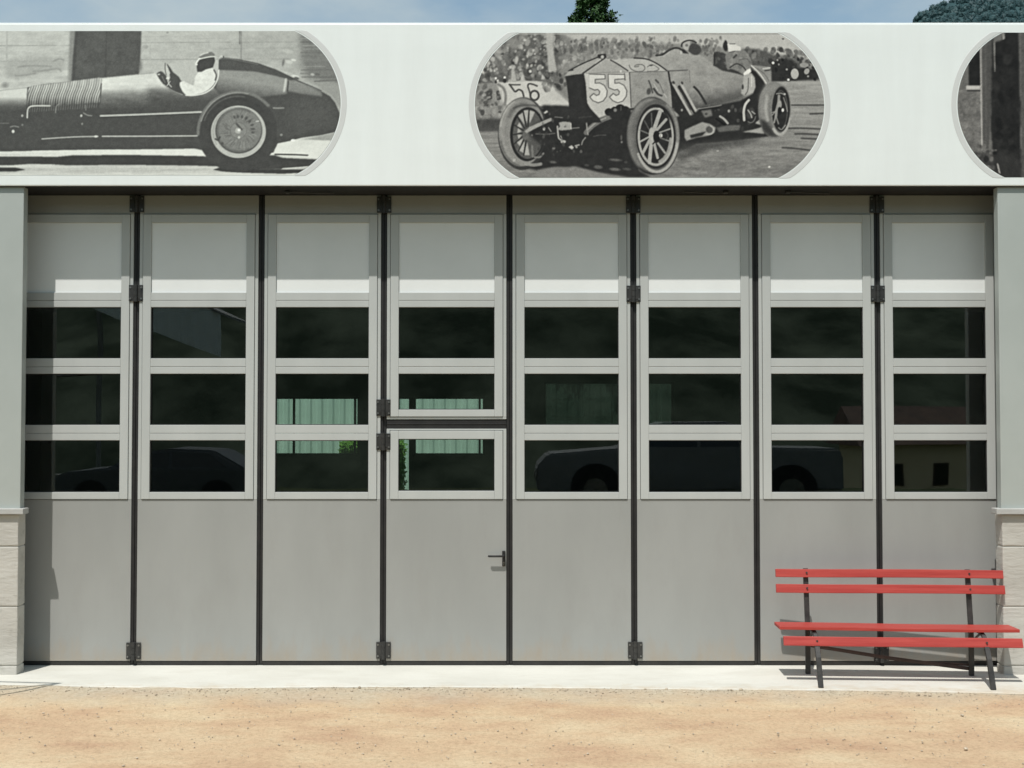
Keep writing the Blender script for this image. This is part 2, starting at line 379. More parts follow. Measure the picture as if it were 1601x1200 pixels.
# ---- pillars at both ends of the opening
def pillar(side):
    s = side
    if s < 0: xu, xl, xc, xb = at(35, 500, -0.33).x, at(28, 900, -0.335).x, at(44.5, 795, -0.27).x, -4.60
    else: xu, xl, xc, xb = at(1562, 500, -0.33).x, at(1568, 900, -0.335).x, at(1550, 795, -0.27).x, 4.60
    zc1, zc0 = at(0, 795, -0.372).z, at(0, 804, -0.372).z
    p = empty('pillar', (0, 0, 0), building)
    lo, hi = sorted((xu, s*6.6))
    bm = bmesh.new(); box(bm, (lo, -0.33, zc1 - 0.004), (hi, -0.25, ZF0 + 0.05), 0.006); obj('cladding', bm, M['clad'], p)
    lo, hi = sorted((xc, s*6.6))
    bm = bmesh.new(); box(bm, (lo, -0.372, zc0), (hi, -0.262, zc1), 0.006); obj('cap_stone', bm, M['cap'], p)
    lo, hi = sorted((xl, s*6.55))
    zs = [-0.05, 0.075, 0.565, 1.065, zc0]
    for a, b in zip(zs, zs[1:]):
        bm = bmesh.new(); box(bm, (lo, -0.335, a + 0.004), (hi, -0.20, b - 0.004), 0.009)
        bmesh.ops.subdivide_edges(bm, edges=list(bm.edges), cuts=3, use_grid_fill=True)
        for v in bm.verts:
            v.co += Vector((mnoise.noise(v.co*7 + Vector((s*9, 0, 0)))*0.004, mnoise.noise(v.co*6)*0.003, 0))
        obj('concrete_course', bm, M['block'], p, False)
    lo2, hi2 = sorted((xl - s*(-0.008), s*6.5))
    boxobj('concrete_core', (lo2, -0.326, -0.05), (hi2, -0.21, zc0 - 0.01), M['block'], p)
    lo3, hi3 = sorted((s*4.62, s*6.6))
    boxobj('jamb', (lo3, -0.249, -0.05), (hi3, 0.09, ZF0 - 0.003), M['clad'], p)
    return p
pillar(-1); pillar(1)

# ------------------------------------------------------------------ folding door leaves
GAPS = [-4.36, -3.271, -2.183, -1.115, -0.022, 1.057, 2.12, 3.182, 4.25]
Z = {y: at(800, y, 0).z for y in (305, 335, 348, 457, 480, 560, 584, 640, 651, 655, 664, 670, 673, 686, 688, 767, 769, 780, 1033)}
GP, FI, PI_ = 0.027, 0.058, 0.130

def hinge(parent, x, z, h=0.142, wd=0.125):
    bm = bmesh.new(); y = -0.012
    for s in (-1, 1):
        box(bm, (x + s*0.012 if s > 0 else x - wd/2, y, z - h/2), (x + wd/2 if s > 0 else x - 0.012, y + 0.010, z + h/2), 0.002)
    box(bm, (x - 0.05, y - 0.003, z - h*0.36), (x + 0.05, y + 0.004, z + h*0.36), 0.002)
    for k in range(3):
        z0 = z - h/2 - 0.006 + k*(h + 0.012)/3
        cyl(bm, (x, y - 0.006, z0 + (h + 0.012)/6), (0, 0, 1), 0.017, (h + 0.012)/3 - 0.003, 14)
    hg = obj('hinge', bm, M['hinge'], parent)
    for sx in (-1, 1):
        for sz in (-1, 1):
            bm = bmesh.new(); cyl(bm, (x + sx*(wd/2 - 0.015), y - 0.003, z + sz*h*0.34), (0, 1, 0), 0.0085, 0.008, 8)
            obj('bolt', bm, M['bolt'], hg)
    return hg

def leaf(root, gl, gr, zt, zb, f1, f0, openings, lower, header=True):
    """gl, gr gap centres; zt, zb leaf top/bottom; f1, f0 glazing frame top/bottom"""
    xl, xr = gl + GP, gr - GP; T = 0.055
    fl, frr = gl + FI, gr - FI
    pl, pr = gl + PI_, gr - PI_
    if header:
        bm = bmesh.new(); box(bm, (xl, 0.0, f1 + 0.0035), (xr, T, zt), 0.003); obj('header_panel', bm, M['panel'], root)
    else:
        bm = bmesh.new(); box(bm, (xl, 0.0, f1 + 0.0035), (xr, T, zt), 0.003); obj('top_rail', bm, M['frame'], root)
    for a, b in ((xl, fl - 0.0035), (frr + 0.0035, xr)):
        bm = bmesh.new(); box(bm, (a, -0.002, f0 - 0.0035), (b, T, f1 + 0.003), 0.003); obj('stile', bm, M['frame'], root)
    bm = bmesh.new(); box(bm, (xl, 0.0, zb), (xr, T, f0 - 0.0035), 0.003); obj('lower_panel' if lower else 'bottom_rail', bm, M['panel'] if lower else M['frame'], root)
    # dark backing seen in the shadow gap round the glazing frame
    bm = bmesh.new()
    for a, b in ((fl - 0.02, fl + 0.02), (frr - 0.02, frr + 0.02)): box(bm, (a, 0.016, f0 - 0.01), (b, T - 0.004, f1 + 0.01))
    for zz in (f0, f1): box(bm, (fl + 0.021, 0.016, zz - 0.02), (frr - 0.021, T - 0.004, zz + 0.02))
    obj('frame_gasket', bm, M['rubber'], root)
    # glazing frame: uprights and rails
    for a, b in ((fl, pl), (pr, frr)):
        bm = bmesh.new(); box(bm, (a, -0.010, f0), (b, 0.045, f1), 0.004); obj('frame_upright', bm, M['frame'], root)
    zz = [f1] + [v for o in openings for v in (o[0], o[1])] + [f0]
    for k in range(0, len(zz), 2):
        a, b = zz[k+1], zz[k]
        if 0 < k < len(zz) - 2:
            m_ = (a + b)/2 - 0.006
            bm = bmesh.new(); box(bm, (pl, -0.0095, a), (pr, 0.045, m_ - 0.0012), 0.0035); obj('frame_rail', bm, M['frame'], root)
            bm = bmesh.new(); box(bm, (pl, -0.0095, m_ + 0.0012), (pr, 0.045, b), 0.0035); obj('frame_rail', bm, M['frame'], root)
        else:
            bm = bmesh.new(); box(bm, (pl, -0.0095, a), (pr, 0.045, b), 0.0035); obj('frame_rail', bm, M['frame'], root)
    for a, b, kind in openings:
        if kind == 'infill':
            bm = bmesh.new(); box(bm, (pl + 0.001, 0.004, b + 0.001), (pr - 0.001, 0.03, a - 0.001)); obj('infill_panel', bm, M['infill'], root)
        else:
            bm = bmesh.new(); box(bm, (pl + 0.005, 0.018, b + 0.005), (pr - 0.005, 0.022, a - 0.005)); g = obj('window_pane', bm, M['glass'], root)
            bm = bmesh.new(); t = 0.006
            box(bm, (pl, 0.004, b), (pr, 0.03, b + t)); box(bm, (pl, 0.004, a - t), (pr, 0.03, a))
            box(bm, (pl, 0.004, b + t), (pl + t, 0.03, a - t)); box(bm, (pr - t, 0.004, b + t), (pr, 0.03, a - t))
            obj('gasket', bm, M['rubber'], g)

full = [(Z[348], Z[457], 'infill'), (Z[480], Z[560], 'g'), (Z[584], Z[664], 'g'), (Z[688], Z[769], 'g')]
names = ['grey folding door leaf shaded at its left edge, beside the left concrete pillar',
         'grey folding door leaf, second from left, slanted corrugated sheet mirrored in top pane',
         'grey folding door leaf left of the one with the handle',
         'upper grey door leaf with short second pane, above the pass door',
         'grey folding door leaf just right of the pass door handle',
         'grey folding door leaf, sixth from left, third from the right pillar',
         'grey folding door leaf behind the left end of red bench',
         'grey folding door leaf behind the right end of red bench, beside right pillar']
hz = {1: (319, 458, 1017), 3: (320, 1016, 637), 5: (320, 459, 1016), 7: (320, 459, 1021)}
leaves = []
for i in range(8):
    gl, gr = GAPS[i], GAPS[i+1]
    r = empty('folding_door_leaf', ((gl+gr)/2, 0, 0)); r.location = (0, 0, 0)
    tag(r, names[i], 'door', 'leaves of the grey folding door'); leaves.append(r)
    if i == 3: leaf(r, gl, gr, Z[305], Z[655], Z[335], Z[651], [full[0], full[1], (Z[584], Z[640], 'g')], False)
    else: leaf(r, gl, gr, Z[305], Z[1033], Z[335], Z[780], full, True)
    # seals: the black strip at the right-hand gap, and along the bottom
    if i < 7:
        bm = bmesh.new()
        box(bm, (gr - GP + 0.001, 0.010, 0.012), (gr - 0.002, 0.05, Z[305] + 0.004), 0.003)
        box(bm, (gr + 0.002, 0.010, 0.012), (gr + GP - 0.001, 0.05, Z[305] + 0.004), 0.003)
        box(bm, (gr - 0.006, 0.022, 0.012), (gr + 0.006, 0.045, Z[305] + 0.004))
        obj('edge_seal', bm, M['rubber'], r)
    if i != 3:
        bm = bmesh.new(); box(bm, (gl + GP, 0.006, 0.004), (gr - GP, 0.05, Z[1033] - 0.001), 0.003); obj('bottom_seal', bm, M['rubber'], r)
    else:
        bm = bmesh.new(); box(bm, (gl + GP, 0.008, Z[670] + 0.001), (gr - GP, 0.05, Z[655] - 0.001), 0.005)
        box(bm, (gl + GP, 0.004, (Z[655] + Z[670])/2 - 0.004), (gr - GP, 0.02, (Z[655] + Z[670])/2 + 0.004), 0.002); obj('bottom_seal', bm, M['rubber'], r)
    if i + 1 in hz:
        for y in hz[i+1]: hinge(r, gr + (0.006 if y > 900 else 0), at(800, y, 0).z)

# pass door in the fourth leaf
pd = empty('pass_door'); tag(pd, 'grey walk-through pass door with black lever handle and one window', 'door')
gl, gr = GAPS[3], GAPS[4]
leaf(pd, gl, gr, Z[670], Z[1033], Z[673], Z[780], [(Z[686], Z[767], 'g')], True, header=False)
bm = bmesh.new(); box(bm, (gl + GP, 0.006, 0.004), (gr - GP, 0.05, Z[1033] - 0.001), 0.003); obj('bottom_seal', bm, M['rubber'], pd)
hinge(pd, gl, at(800, 690, 0).z)
hp = at(787.5, 873, 0); hx = gr - GP - 0.022
bm = bmesh.new(); box(bm, (hx - 0.014, -0.012, hp.z - 0.065), (hx + 0.014, 0.001, hp.z + 0.068), 0.005); hd = obj('door_handle', bm, M['rubber'], pd)
bm = bmesh.new(); zl = at(780, 868, 0).z
tube(bm, [(hx, 0.0, zl), (hx, -0.045, zl), (hx - 0.012, -0.056, zl), (hx - 0.125, -0.056, zl), (hx - 0.128, -0.05, zl)], 0.0095, 10); obj('lever', bm, M['rubber'], hd, True)
bm = bmesh.new(); cyl(bm, (hx, -0.014, hp.z - 0.035), (0, 1, 0), 0.0085, 0.008, 14); box(bm, (hx - 0.004, -0.018, hp.z - 0.056), (hx + 0.004, -0.01, hp.z - 0.036)); obj('lock_cylinder', bm, M['bolt'], hd)

# ------------------------------------------------------------------ red bench
bench = empty('park_bench', (3.143, -0.33, 0.0), None, math.radians(-2.9))
tag(bench, 'red slatted park bench with black iron legs in front of folding doors', 'bench')
def slat(y, z, wd, th, ang, x0, x1):
    bm = bmesh.new(); mt = Matrix.Translation((0, y, z)) @ Matrix.Rotation(ang, 4, 'X')
    t = bmesh.new(); box(t, (x0, -wd/2, -th/2), (x1, wd/2, th/2), 0.004)
    bmesh.ops.bisect_plane(t, geom=list(t.verts)+list(t.edges)+list(t.faces), plane_co=(0, 0, 0), plane_no=(1, 0, 0))
    for k in range(1, 8):
        bmesh.ops.bisect_plane(t, geom=list(t.verts)+list(t.edges)+list(t.faces), plane_co=(x0 + (x1-x0)*k/8, 0, 0), plane_no=(1, 0, 0))
    for v in t.verts:
        v.co.z += 0.004*math.sin(v.co.x*2.1 + z*9) ; v.co.y += 0.002*math.sin(v.co.x*3.3 + y*20)
    me = bpy.data.meshes.new('t'); t.to_mesh(me); t.free(); bm.from_mesh(me); bpy.data.meshes.remove(me)
    bmesh.ops.transform(bm, matrix=mt, verts=bm.verts)
    return obj('slat', bm, M['red'], bench)
LEAN = math.radians(78)
slat(0.040, 0.833, 0.068, 0.026, LEAN, -0.925, 0.950)
slat(0.021, 0.707, 0.072, 0.026, LEAN, -0.925, 0.955)
slat(-0.165, 0.425, 0.235, 0.026, math.radians(-1.5), -0.955, 0.955)
slat(-0.330, 0.338, 0.074, 0.028, math.radians(72), -0.935, 0.955)
for x in (-0.67, 0.67):
    e = 0.0
    lg = empty('leg_frame', (0, 0, 0), bench)
    def bar(name, pts, wd=0.017, th=0.010):
        bm = bmesh.new()
        pts = [Vector((x + p[2] if len(p) > 2 else x, p[0], p[1])) for p in pts]
        rings = []
        for i, p in enumerate(pts):
            d = (pts[min(i+1, len(pts)-1)] - pts[max(i-1, 0)]).normalized(); n_ = Vector((1, 0, 0)).cross(d).normalized()
            rings.append([bm.verts.new(p + Vector((sx*wd, 0, 0)) + n_*sy*th) for sx, sy in ((-1, -1), (1, -1), (1, 1), (-1, 1))])
        for a, b in zip(rings, rings[1:]):
            for k in range(4): bm.faces.new((a[k], a[(k+1) % 4], b[(k+1) % 4], b[k]))
        bm.faces.new(rings[0]); bm.faces.new(list(reversed(rings[-1])))
        bmesh.ops.recalc_face_normals(bm, faces=bm.faces)
        bmesh.ops.bevel(bm, geom=list(bm.edges), offset=0.003, segments=1, affect='EDGES')
        return obj(name, bm, M['iron'], lg)
    bar('back_post', [(0.0, 0.0), (-0.004, 0.15), (-0.002, 0.30), (0.008, 0.43), (0.028, 0.56), (0.048, 0.70), (0.060, 0.78), (0.074, 0.868)], 0.020, 0.013)
    bar('front_leg', [(-0.470, 0.0), (-0.44, 0.08), (-0.39, 0.22), (-0.335, 0.31), (-0.30, 0.345)], 0.020, 0.013)
    bar('seat_bearer', [(0.005, 0.400), (-0.10, 0.398), (-0.22, 0.397), (-0.28, 0.385), (-0.312, 0.335), (-0.318, 0.300)], 0.018, 0.010)
    bar('seat_strut', [(-0.005, 0.26), (-0.10, 0.33), (-0.20, 0.385)], 0.009, 0.007)
    for (y, z) in ((0.024, 0.838), (0.005, 0.712), (-0.347, 0.343)):
        bm = bmesh.new(); cyl(bm, (x, y, z), (0, 1, -0.2), 0.008, 0.010, 10); obj('bolt', bm, M['iron'], lg)
bm = bmesh.new(); tube(bm, [(-0.655, 0.012, 0.235), (0.0, 0.016, 0.135), (0.655, 0.012, 0.055)], 0.012, 6, True, (0.006, 0.017)); obj('diagonal_brace', bm, M['brace'], bench)
bm = bmesh.new(); tube(bm, [(0.05, 0.030, 0.115), (0.655, 0.022, 0.085)], 0.008, 6, True, (0.005, 0.011)); obj('brace_shadow_bar', bm, M['brace'], bench)  # dark bar added where only the diagonal brace's shadow falls


# ------------------------------------------------------------------ printed photographs on the fascia
class Paint:
    """a small painter: greys 0-255, coordinates in the print's own drawing units"""
    def __init__(s, x0, y0, x1, y1, ss=2, seed=1, base=180):
        s.x0, s.y0, s.ss = x0, y0, ss
        s.W, s.H = int((x1-x0)*ss), int((y1-y0)*ss)
        s.X = x0 + (np.arange(s.W) + 0.5)/ss; s.Y = y0 + (np.arange(s.H) + 0.5)/ss
        s.c = np.full((s.H, s.W), float(base)); s.r = np.random.RandomState(seed)
    def win(s, xa, ya, xb, yb):
        i0 = max(0, int((xa - s.x0)*s.ss) - 1); i1 = min(s.W, int((xb - s.x0)*s.ss) + 2)
        j0 = max(0, int((ya - s.y0)*s.ss) - 1); j1 = min(s.H, int((yb - s.y0)*s.ss) + 2)
        return i0, i1, j0, j1
    def put(s, w, m, val, al):
        i0, i1, j0, j1 = w
        if i1 <= i0 or j1 <= j0: return
        v = val(s.X[None, i0:i1], s.Y[j0:j1, None]) if callable(val) else val
        m = m*al
        s.c[j0:j1, i0:i1] = s.c[j0:j1, i0:i1]*(1-m) + v*m
    def blur(s, m, sig):
        k = int(max(1, 3*sig)); g = np.exp(-0.5*(np.arange(-k, k+1)/sig)**2); g /= g.sum()
        for ax in (0, 1):
            p = [(0, 0), (0, 0)]; p[ax] = (k, k); q = np.pad(m, p, mode='edge'); o = np.zeros_like(m)
            for i, c in enumerate(g): o += c*(q[i:i+m.shape[0], :] if ax == 0 else q[:, i:i+m.shape[1]])
            m = o
        return m
    def curve(s, pts, closed, n=6):
        P = np.array(pts, float); N_ = len(P); out = []
        rng = range(N_) if closed else range(N_-1)
        for i in rng:
            g = (lambda k: P[k % N_]) if closed else (lambda k: P[min(max(k, 0), N_-1)])
            a, b, c, d = g(i-1), g(i), g(i+1), g(i+2)
            for t in np.arange(n)/n:
                out.append(0.5*((2*b) + (c-a)*t + (2*a-5*b+4*c-d)*t*t + (3*b-a-3*c+d)*t**3))
        if not closed: out.append(P[-1])
        return np.array(out)
    def poly(s, pts, val, soft=0.0, al=1.0, sm=False):
        P = s.curve(pts, True) if sm else np.array(pts, float)
        e = soft*3 + 1
        w = s.win(P[:, 0].min()-e, P[:, 1].min()-e, P[:, 0].max()+e, P[:, 1].max()+e)
        i0, i1, j0, j1 = w
        if i1 <= i0 or j1 <= j0: return
        X = s.X[i0:i1]; Y = s.Y[j0:j1]; m = np.zeros((j1-j0, i1-i0), bool)
        for (xa, ya), (xb, yb) in zip(P, np.roll(P, -1, 0)):
            rows = np.nonzero((ya > Y) != (yb > Y))[0]
            if len(rows) == 0: continue
            xi = xa + (Y[rows]-ya)*(xb-xa)/(yb-ya)
            m[rows] ^= X[None, :] > xi[:, None]
        m = m.astype(float)
        m = s.blur(m, max(soft*s.ss, 0.6))
        s.put(w, m, val, al)
    def line(s, pts, wd, val, al=1.0, sm=True, soft=0.35):
        P = s.curve(pts, False) if (sm and len(pts) > 2) else np.array(pts, float)
        e = wd/2 + soft*2 + 1
        w = s.win(P[:, 0].min()-e, P[:, 1].min()-e, P[:, 0].max()+e, P[:, 1].max()+e)
        i0, i1, j0, j1 = w
        if i1 <= i0 or j1 <= j0: return
        X = s.X[None, i0:i1]; Y = s.Y[j0:j1, None]; d = np.full((j1-j0, i1-i0), 1e9)
        for a, b in zip(P, P[1:]):
            v = b-a; L2 = max(1e-9, v @ v)
            t = np.clip(((X-a[0])*v[0] + (Y-a[1])*v[1])/L2, 0, 1)
            d = np.minimum(d, (X-a[0]-t*v[0])**2 + (Y-a[1]-t*v[1])**2)
        m = np.clip((wd/2 - np.sqrt(d))/(2*soft) + 0.5, 0, 1)
        s.put(w, m, val, al)
    def ell(s, cx, cy, rx, ry, val, rot=0.0, soft=0.4, al=1.0):
        R_ = max(rx, ry) + soft*2 + 1; w = s.win(cx-R_, cy-R_, cx+R_, cy+R_); i0, i1, j0, j1 = w
        if i1 <= i0 or j1 <= j0: return
        X = s.X[None, i0:i1]-cx; Y = s.Y[j0:j1, None]-cy; c, q = math.cos(rot), math.sin(rot)
        r = np.sqrt(((X*c + Y*q)/rx)**2 + ((-X*q + Y*c)/ry)**2)
        s.put(w, np.clip((1-r)*min(rx, ry)/(2*soft) + 0.5, 0, 1), val, al)
    def arc(s, cx, cy, rx, ry, a0, a1, wd, val, al=1.0, soft=0.5):
        n = max(6, int(abs(a1-a0)/8))
        s.line([(cx + rx*math.cos(math.radians(a0+(a1-a0)*k/n)), cy + ry*math.sin(math.radians(a0+(a1-a0)*k/n))) for k in range(n+1)], wd, val, al, False, soft)
    def noise(s, sx, sy):
        gh, gw = int(s.H/s.ss/sy) + 3, int(s.W/s.ss/sx) + 3; g = s.r.rand(gh, gw)*2 - 1
        yi = (s.Y - s.y0)/sy; xi = (s.X - s.x0)/sx
        y0 = yi.astype(int); x0 = xi.astype(int); fy = yi-y0; fx = xi-x0; fy = fy*fy*(3-2*fy); fx = fx*fx*(3-2*fx)
        a = g[y0][:, x0]*(1-fx) + g[y0][:, x0+1]*fx; b = g[y0+1][:, x0]*(1-fx) + g[y0+1][:, x0+1]*fx
        return a*(1-fy)[:, None] + b*fy[:, None]
    def tex(s, pts, amp, sx, sy, soft=2.0):
        nz = s.noise(sx, sy)*amp + s.noise(sx*0.45, sy*0.45)*amp*0.6
        xs = s.X; ys = s.Y; base = s.c
        def f(X, Y):
            i = int(round((X[0, 0]-s.x0)*s.ss - 0.5)); j = int(round((Y[0, 0]-s.y0)*s.ss - 0.5))
            return base[j:j+Y.shape[0], i:i+X.shape[1]] + nz[j:j+Y.shape[0], i:i+X.shape[1]]
        s.poly(pts, f, soft)
    def blobs(s, n, x0, y0, x1, y1, r0, r1, vals, al=(0.4, 0.9), asp=(0.6, 1.8), soft=0.6):
        for _ in range(n):
            r = s.r.uniform(r0, r1); q = s.r.uniform(*asp)
            s.ell(s.r.uniform(x0, x1), s.r.uniform(y0, y1), r, r*q, s.r.uniform(*vals), s.r.uniform(-.5, .5), soft, s.r.uniform(*al))

def ramp_y(stops, slope=0.0, xr=0.0):
    ys = [q[0] for q in stops]; vs = [q[1] for q in stops]
    return lambda X, Y: np.interp(Y - slope*(X - xr), ys, vs)

def paint_single_seater():
    p = Paint(-135, 40, 536, 282, 2, 11, 196)
    # plank wall
    p.tex([(-128, 40), (536, 40), (536, 160), (-128, 160)], 9, 26, 5)
    p.poly([(230, 44), (536, 44), (536, 130), (230, 130)], 184, 20, 0.7)
    p.poly([(345, 44), (536, 44), (536, 140), (345, 140)], 172, 14, 0.8)
    for x0, x1, y, v in ((-128, 104, 69, 158), (-128, 100, 94, 176), (216, 460, 63.5, 160), (216, 450, 90.5, 160), (222, 300, 54, 180), (300, 445, 57, 176), (340, 460, 73, 165)):
        p.line([(x0, y + 0.8), ((x0+x1)/2, y), (x1, y - 0.4)], 1.4, v, 0.9)
    for x, y0, y1, v in ((230, 64, 92, 182), (373.5, 46, 92, 140), (4, 46, 92, 178), (371, 46, 66, 120)):
        p.line([(x, y0), (x, y1)], 2.2, v, 0.8)
    p.blobs(220, -128, 46, 104, 130, 3, 12, (178, 210), (0.15, 0.4), (0.2, 0.7), 2)
    p.blobs(220, 218, 46, 470, 118, 3, 12, (165, 205), (0.15, 0.35), (0.2, 0.6), 2)
    p.poly([(8, 92), (30, 88), (60, 86), (84, 88), (95, 96), (92, 106), (70, 112), (40, 118), (14, 122), (0, 112)], 172, 3, 0.8, True)
    for q in ([(22, 103), (45, 101), (74, 102)], [(46, 110), (62, 109), (84, 106), (90, 110)], [(18, 117), (34, 116), (50, 113)], [(78, 94), (86, 90), (94, 92)]): p.line(q, 2.4, 148, 0.7, soft=1)
    p.ell(222, 71, 5, 3, 165, 0, 1, 0.8); p.ell(257, 48, 2, 1.6, 150, 0, 0.6, 0.8)
    p.ell(2, 132, 5, 4, 140, 0, 2, 0.8)
    # dark doorway
    p.poly([(103, 42), (114, 42), (109, 126), (101, 126)], 146, 1.6)
    p.poly([(112, 43), (216, 43), (215, 80), (212, 118), (150, 123), (106, 126), (109, 80)], 97, 0.9)
    p.blobs(120, 114, 50, 212, 118, 3, 9, (86, 112), (0.2, 0.45), (0.8, 2.5), 2)
    p.line([(161, 46), (160, 118)], 2, 84, 0.5); p.line([(113, 48), (110, 120)], 4, 84, 0.6, soft=1.5)
    # blurred spectators' stand at the right
    p.poly([(465, 40), (536, 40), (536, 150), (520, 140), (480, 122), (468, 100)], 128, 5)
    for k in range(13):
        y = 52 + k*5.6; p.line([(466 + p.r.uniform(0, 8), y), (500 + p.r.uniform(0, 36), y + p.r.uniform(-1, 1))], 1.8, p.r.uniform(100, 170), 0.7, soft=0.8)
    for x, y, a, b, v in ((449, 95, 6, 3, 205), (456, 92, 4, 2, 215), (459, 118, 6, 2.4, 215), (445, 112, 8, 2, 190), (486, 115, 3, 2, 190), (494, 115, 4, 2, 110), (461, 121, 4, 2, 90), (447, 78, 9, 3, 190), (440, 96, 2, 6, 130)): p.ell(x, y, a, b, v, 0.2, 0.7, 0.85)
    p.poly([(480, 120), (524, 128), (536, 138), (536, 178), (520, 155), (500, 140)], 160, 2)
    p.line([(490, 126), (528, 124)], 2.4, 112, 0.7); p.line([(515, 117), (530, 118)], 2, 120, 0.7)
    # ground
    p.poly([(-128, 230), (536, 205), (536, 284), (-128, 284)], ramp_y([(230, 216), (258, 204), (268, 192), (276, 214)]), 0.6)
    p.tex([(-128, 255), (536, 255), (536, 284), (-128, 284)], 8, 40, 2.5, 1)
    p.poly([(470, 219), (522, 208), (536, 206), (536, 221), (500, 221)], 166, 1)
    # tail and main body
    body = [(-100, 172), (-84, 158), (-50, 148), (0, 140), (36, 136), (60, 131), (90, 128), (120, 124), (152, 120), (200, 116), (236, 112), (245, 116), (254, 130), (264, 140), (280, 147), (296, 148), (314, 144), (330, 132), (337, 118), (338, 92), (345, 88), (370, 91), (400, 97), (428, 107), (455, 120), (480, 133), (502, 143), (514, 150), (522, 160), (529, 176), (530, 195), (527, 206), (500, 212), (470, 216), (452, 221), (432, 225), (425, 240), (320, 247), (300, 236), (150, 235), (60, 237), (-60, 239), (-96, 228), (-106, 200)]
    p.poly(body, 86, 0.5)
    p.poly([(-92, 166), (-50, 149), (0, 140), (37, 136), (36, 172), (-80, 180)], ramp_y([(137, 214), (151, 214), (158, 150), (166, 100), (176, 86)]), 0.7)
    p.poly([(150, 121), (200, 116), (238, 112), (246, 118), (262, 140), (282, 148), (310, 148), (330, 135), (340, 150), (330, 172), (152, 178)], ramp_y([(110, 205), (126, 222), (138, 214), (147, 150), (158, 112), (172, 86)], -0.035, 152), 0.8)
    p.poly([(228, 136), (262, 140), (285, 149), (312, 149), (334, 134), (345, 150), (330, 175), (228, 176)], ramp_y([(134, 130), (146, 104), (158, 88)]), 5, 0.9)
    p.tex([(152, 118), (244, 114), (262, 140), (240, 160), (152, 165)], 7, 14, 5)
    # louvres
    def louv(X, Y):
        ph = (X + 0.42*(Y-128) - 40 - 0.010*(Y-142)**2*np.sign(Y-142))/3.75*2*np.pi
        amp = np.interp(Y, [126, 134, 150, 158, 165], [18, 40, 46, 38, 10])
        return np.interp(Y, [126, 136, 150, 158, 166], [182, 176, 158, 128, 92]) + amp*np.sin(ph) + 10*np.sin(ph*0.27)
    p.poly([(39, 137), (44, 133), (90, 128), (120, 124), (150, 120), (155, 122), (153, 150), (152, 160), (110, 163), (76, 166), (36, 168)], louv, 0.6)
    for x in np.arange(42, 150, 3.75):
        p.line([(x, 168 - (x-40)*0.06), (x-0.8, 175 - (x-40)*0.07)], 1.2, 142, 0.55)
    p.line([(37.5, 184), (38, 172), (41, 167), (47, 165.4), (60, 165), (73, 165.2)], 2.3, 196)
    p.line([(82, 176), (83, 166), (88, 162)], 1.6, 150, 0.8); p.line([(153.5, 130), (152.5, 150), (152, 168)], 2.0, 92, 0.8)
    p.line([(129.5, 172), (129, 164)], 1.4, 150, 0.7)
    for x, y, r, v in ((29.5, 181, 1.7, 165), (122.5, 181, 1.8, 185), (124, 194, 1.5, 140), (15.5, 206, 2.2, 200), (30, 195.5, 1.4, 125)): p.ell(x, y, r, r*1.2, v)
    p.line([(126, 176.5), (132, 180), (139, 181)], 1.8, 155, 0.8); p.line([(11, 199), (17, 197.5), (24, 199)], 1.6, 150, 0.8); p.line([(-10, 193), (8, 193)], 1.5, 130, 0.7)
    # side pipes
    p.line([(153, 181.2), (230, 178.5), (311, 175)], 2.9, 184); p.line([(153, 183.6), (311, 177.4)], 1.2, 60, 0.6)
    p.line([(61, 218), (90, 216), (120, 214.5), (149, 214)], 1.9, 176); p.ell(146, 214, 3, 1.7, 205); p.line([(156, 213.8), (230, 213.6), (305, 213)], 2.0, 188)
    # ground light and shadow bands
    p.poly([(92, 241.5), (60, 239), (30, 238), (60, 236.6), (110, 236), (200, 235), (302, 233.5), (313, 236), (320, 246.5), (240, 244), (160, 242.5), (110, 243), (80, 246), (44, 244), (70, 243)], 220, 0.6)
    p.line([(-128, 243.5), (10, 243), (25, 243.4)], 2, 200); p.line([(44, 243.6), (70, 245), (95, 243)], 2.2, 215)
    p.poly([(-128, 246), (40, 246), (85, 246.5), (110, 244), (200, 243.5), (300, 245), (345, 247), (345, 262), (300, 260.5), (200, 259.5), (100, 260), (78, 258.5), (40, 258), (15, 260), (-128, 260)], 77, 0.7)
    p.poly([(-128, 263), (20, 263.5), (36, 267), (20, 270), (-128, 270.5)], 72, 0.7)
    p.line([(10, 262), (40, 260), (76, 259.6)], 2, 205, 0.8)
    # tail ground patches
    p.poly([(427, 241), (437, 226.5), (452, 222), (457, 219), (464, 220), (480, 219.5), (518, 221), (510, 236), (498, 249), (470, 246)], 222, 0.7)
    p.line([(428, 242.5), (455, 243), (479, 244)], 2.4, 88)
    p.poly([(345, 246), (428, 244), (440, 248), (494, 250.5), (486, 262), (470, 264), (440, 266), (345, 268)], 78, 0.7)
    p.line([(440, 265.6), (462, 264), (484, 262)], 2.2, 206, 0.9)
    p.poly([(330, 267), (345, 262), (400, 266), (475, 266.5), (470, 272), (440, 273.5), (380, 272), (345, 270)], 74, 0.6)
    p.ell(456, 220.5, 3.4, 2.2, 236)
    # tail shading
    p.poly([(338, 107), (395, 110), (430, 117), (446, 122), (446, 146), (400, 152), (345, 150), (334, 138)], ramp_y([(104, 150), (118, 158), (130, 132), (144, 92)], 0.16, 340), 1.2)
    p.poly([(444, 124), (462, 124), (500, 143), (502, 150), (470, 146), (446, 142)], ramp_y([(122, 145), (136, 140), (150, 92)], 0.4, 444), 1.2)
    p.poly([(340, 90), (346, 88), (370, 91), (400, 97.5), (428, 107.5), (455, 121), (448, 122), (425, 116), (395, 109.5), (360, 107.5), (339, 107.5)], 92, 0.8)
    p.line([(341, 90.5), (352, 89.5), (372, 93), (400, 99)], 1.4, 132, 0.7)
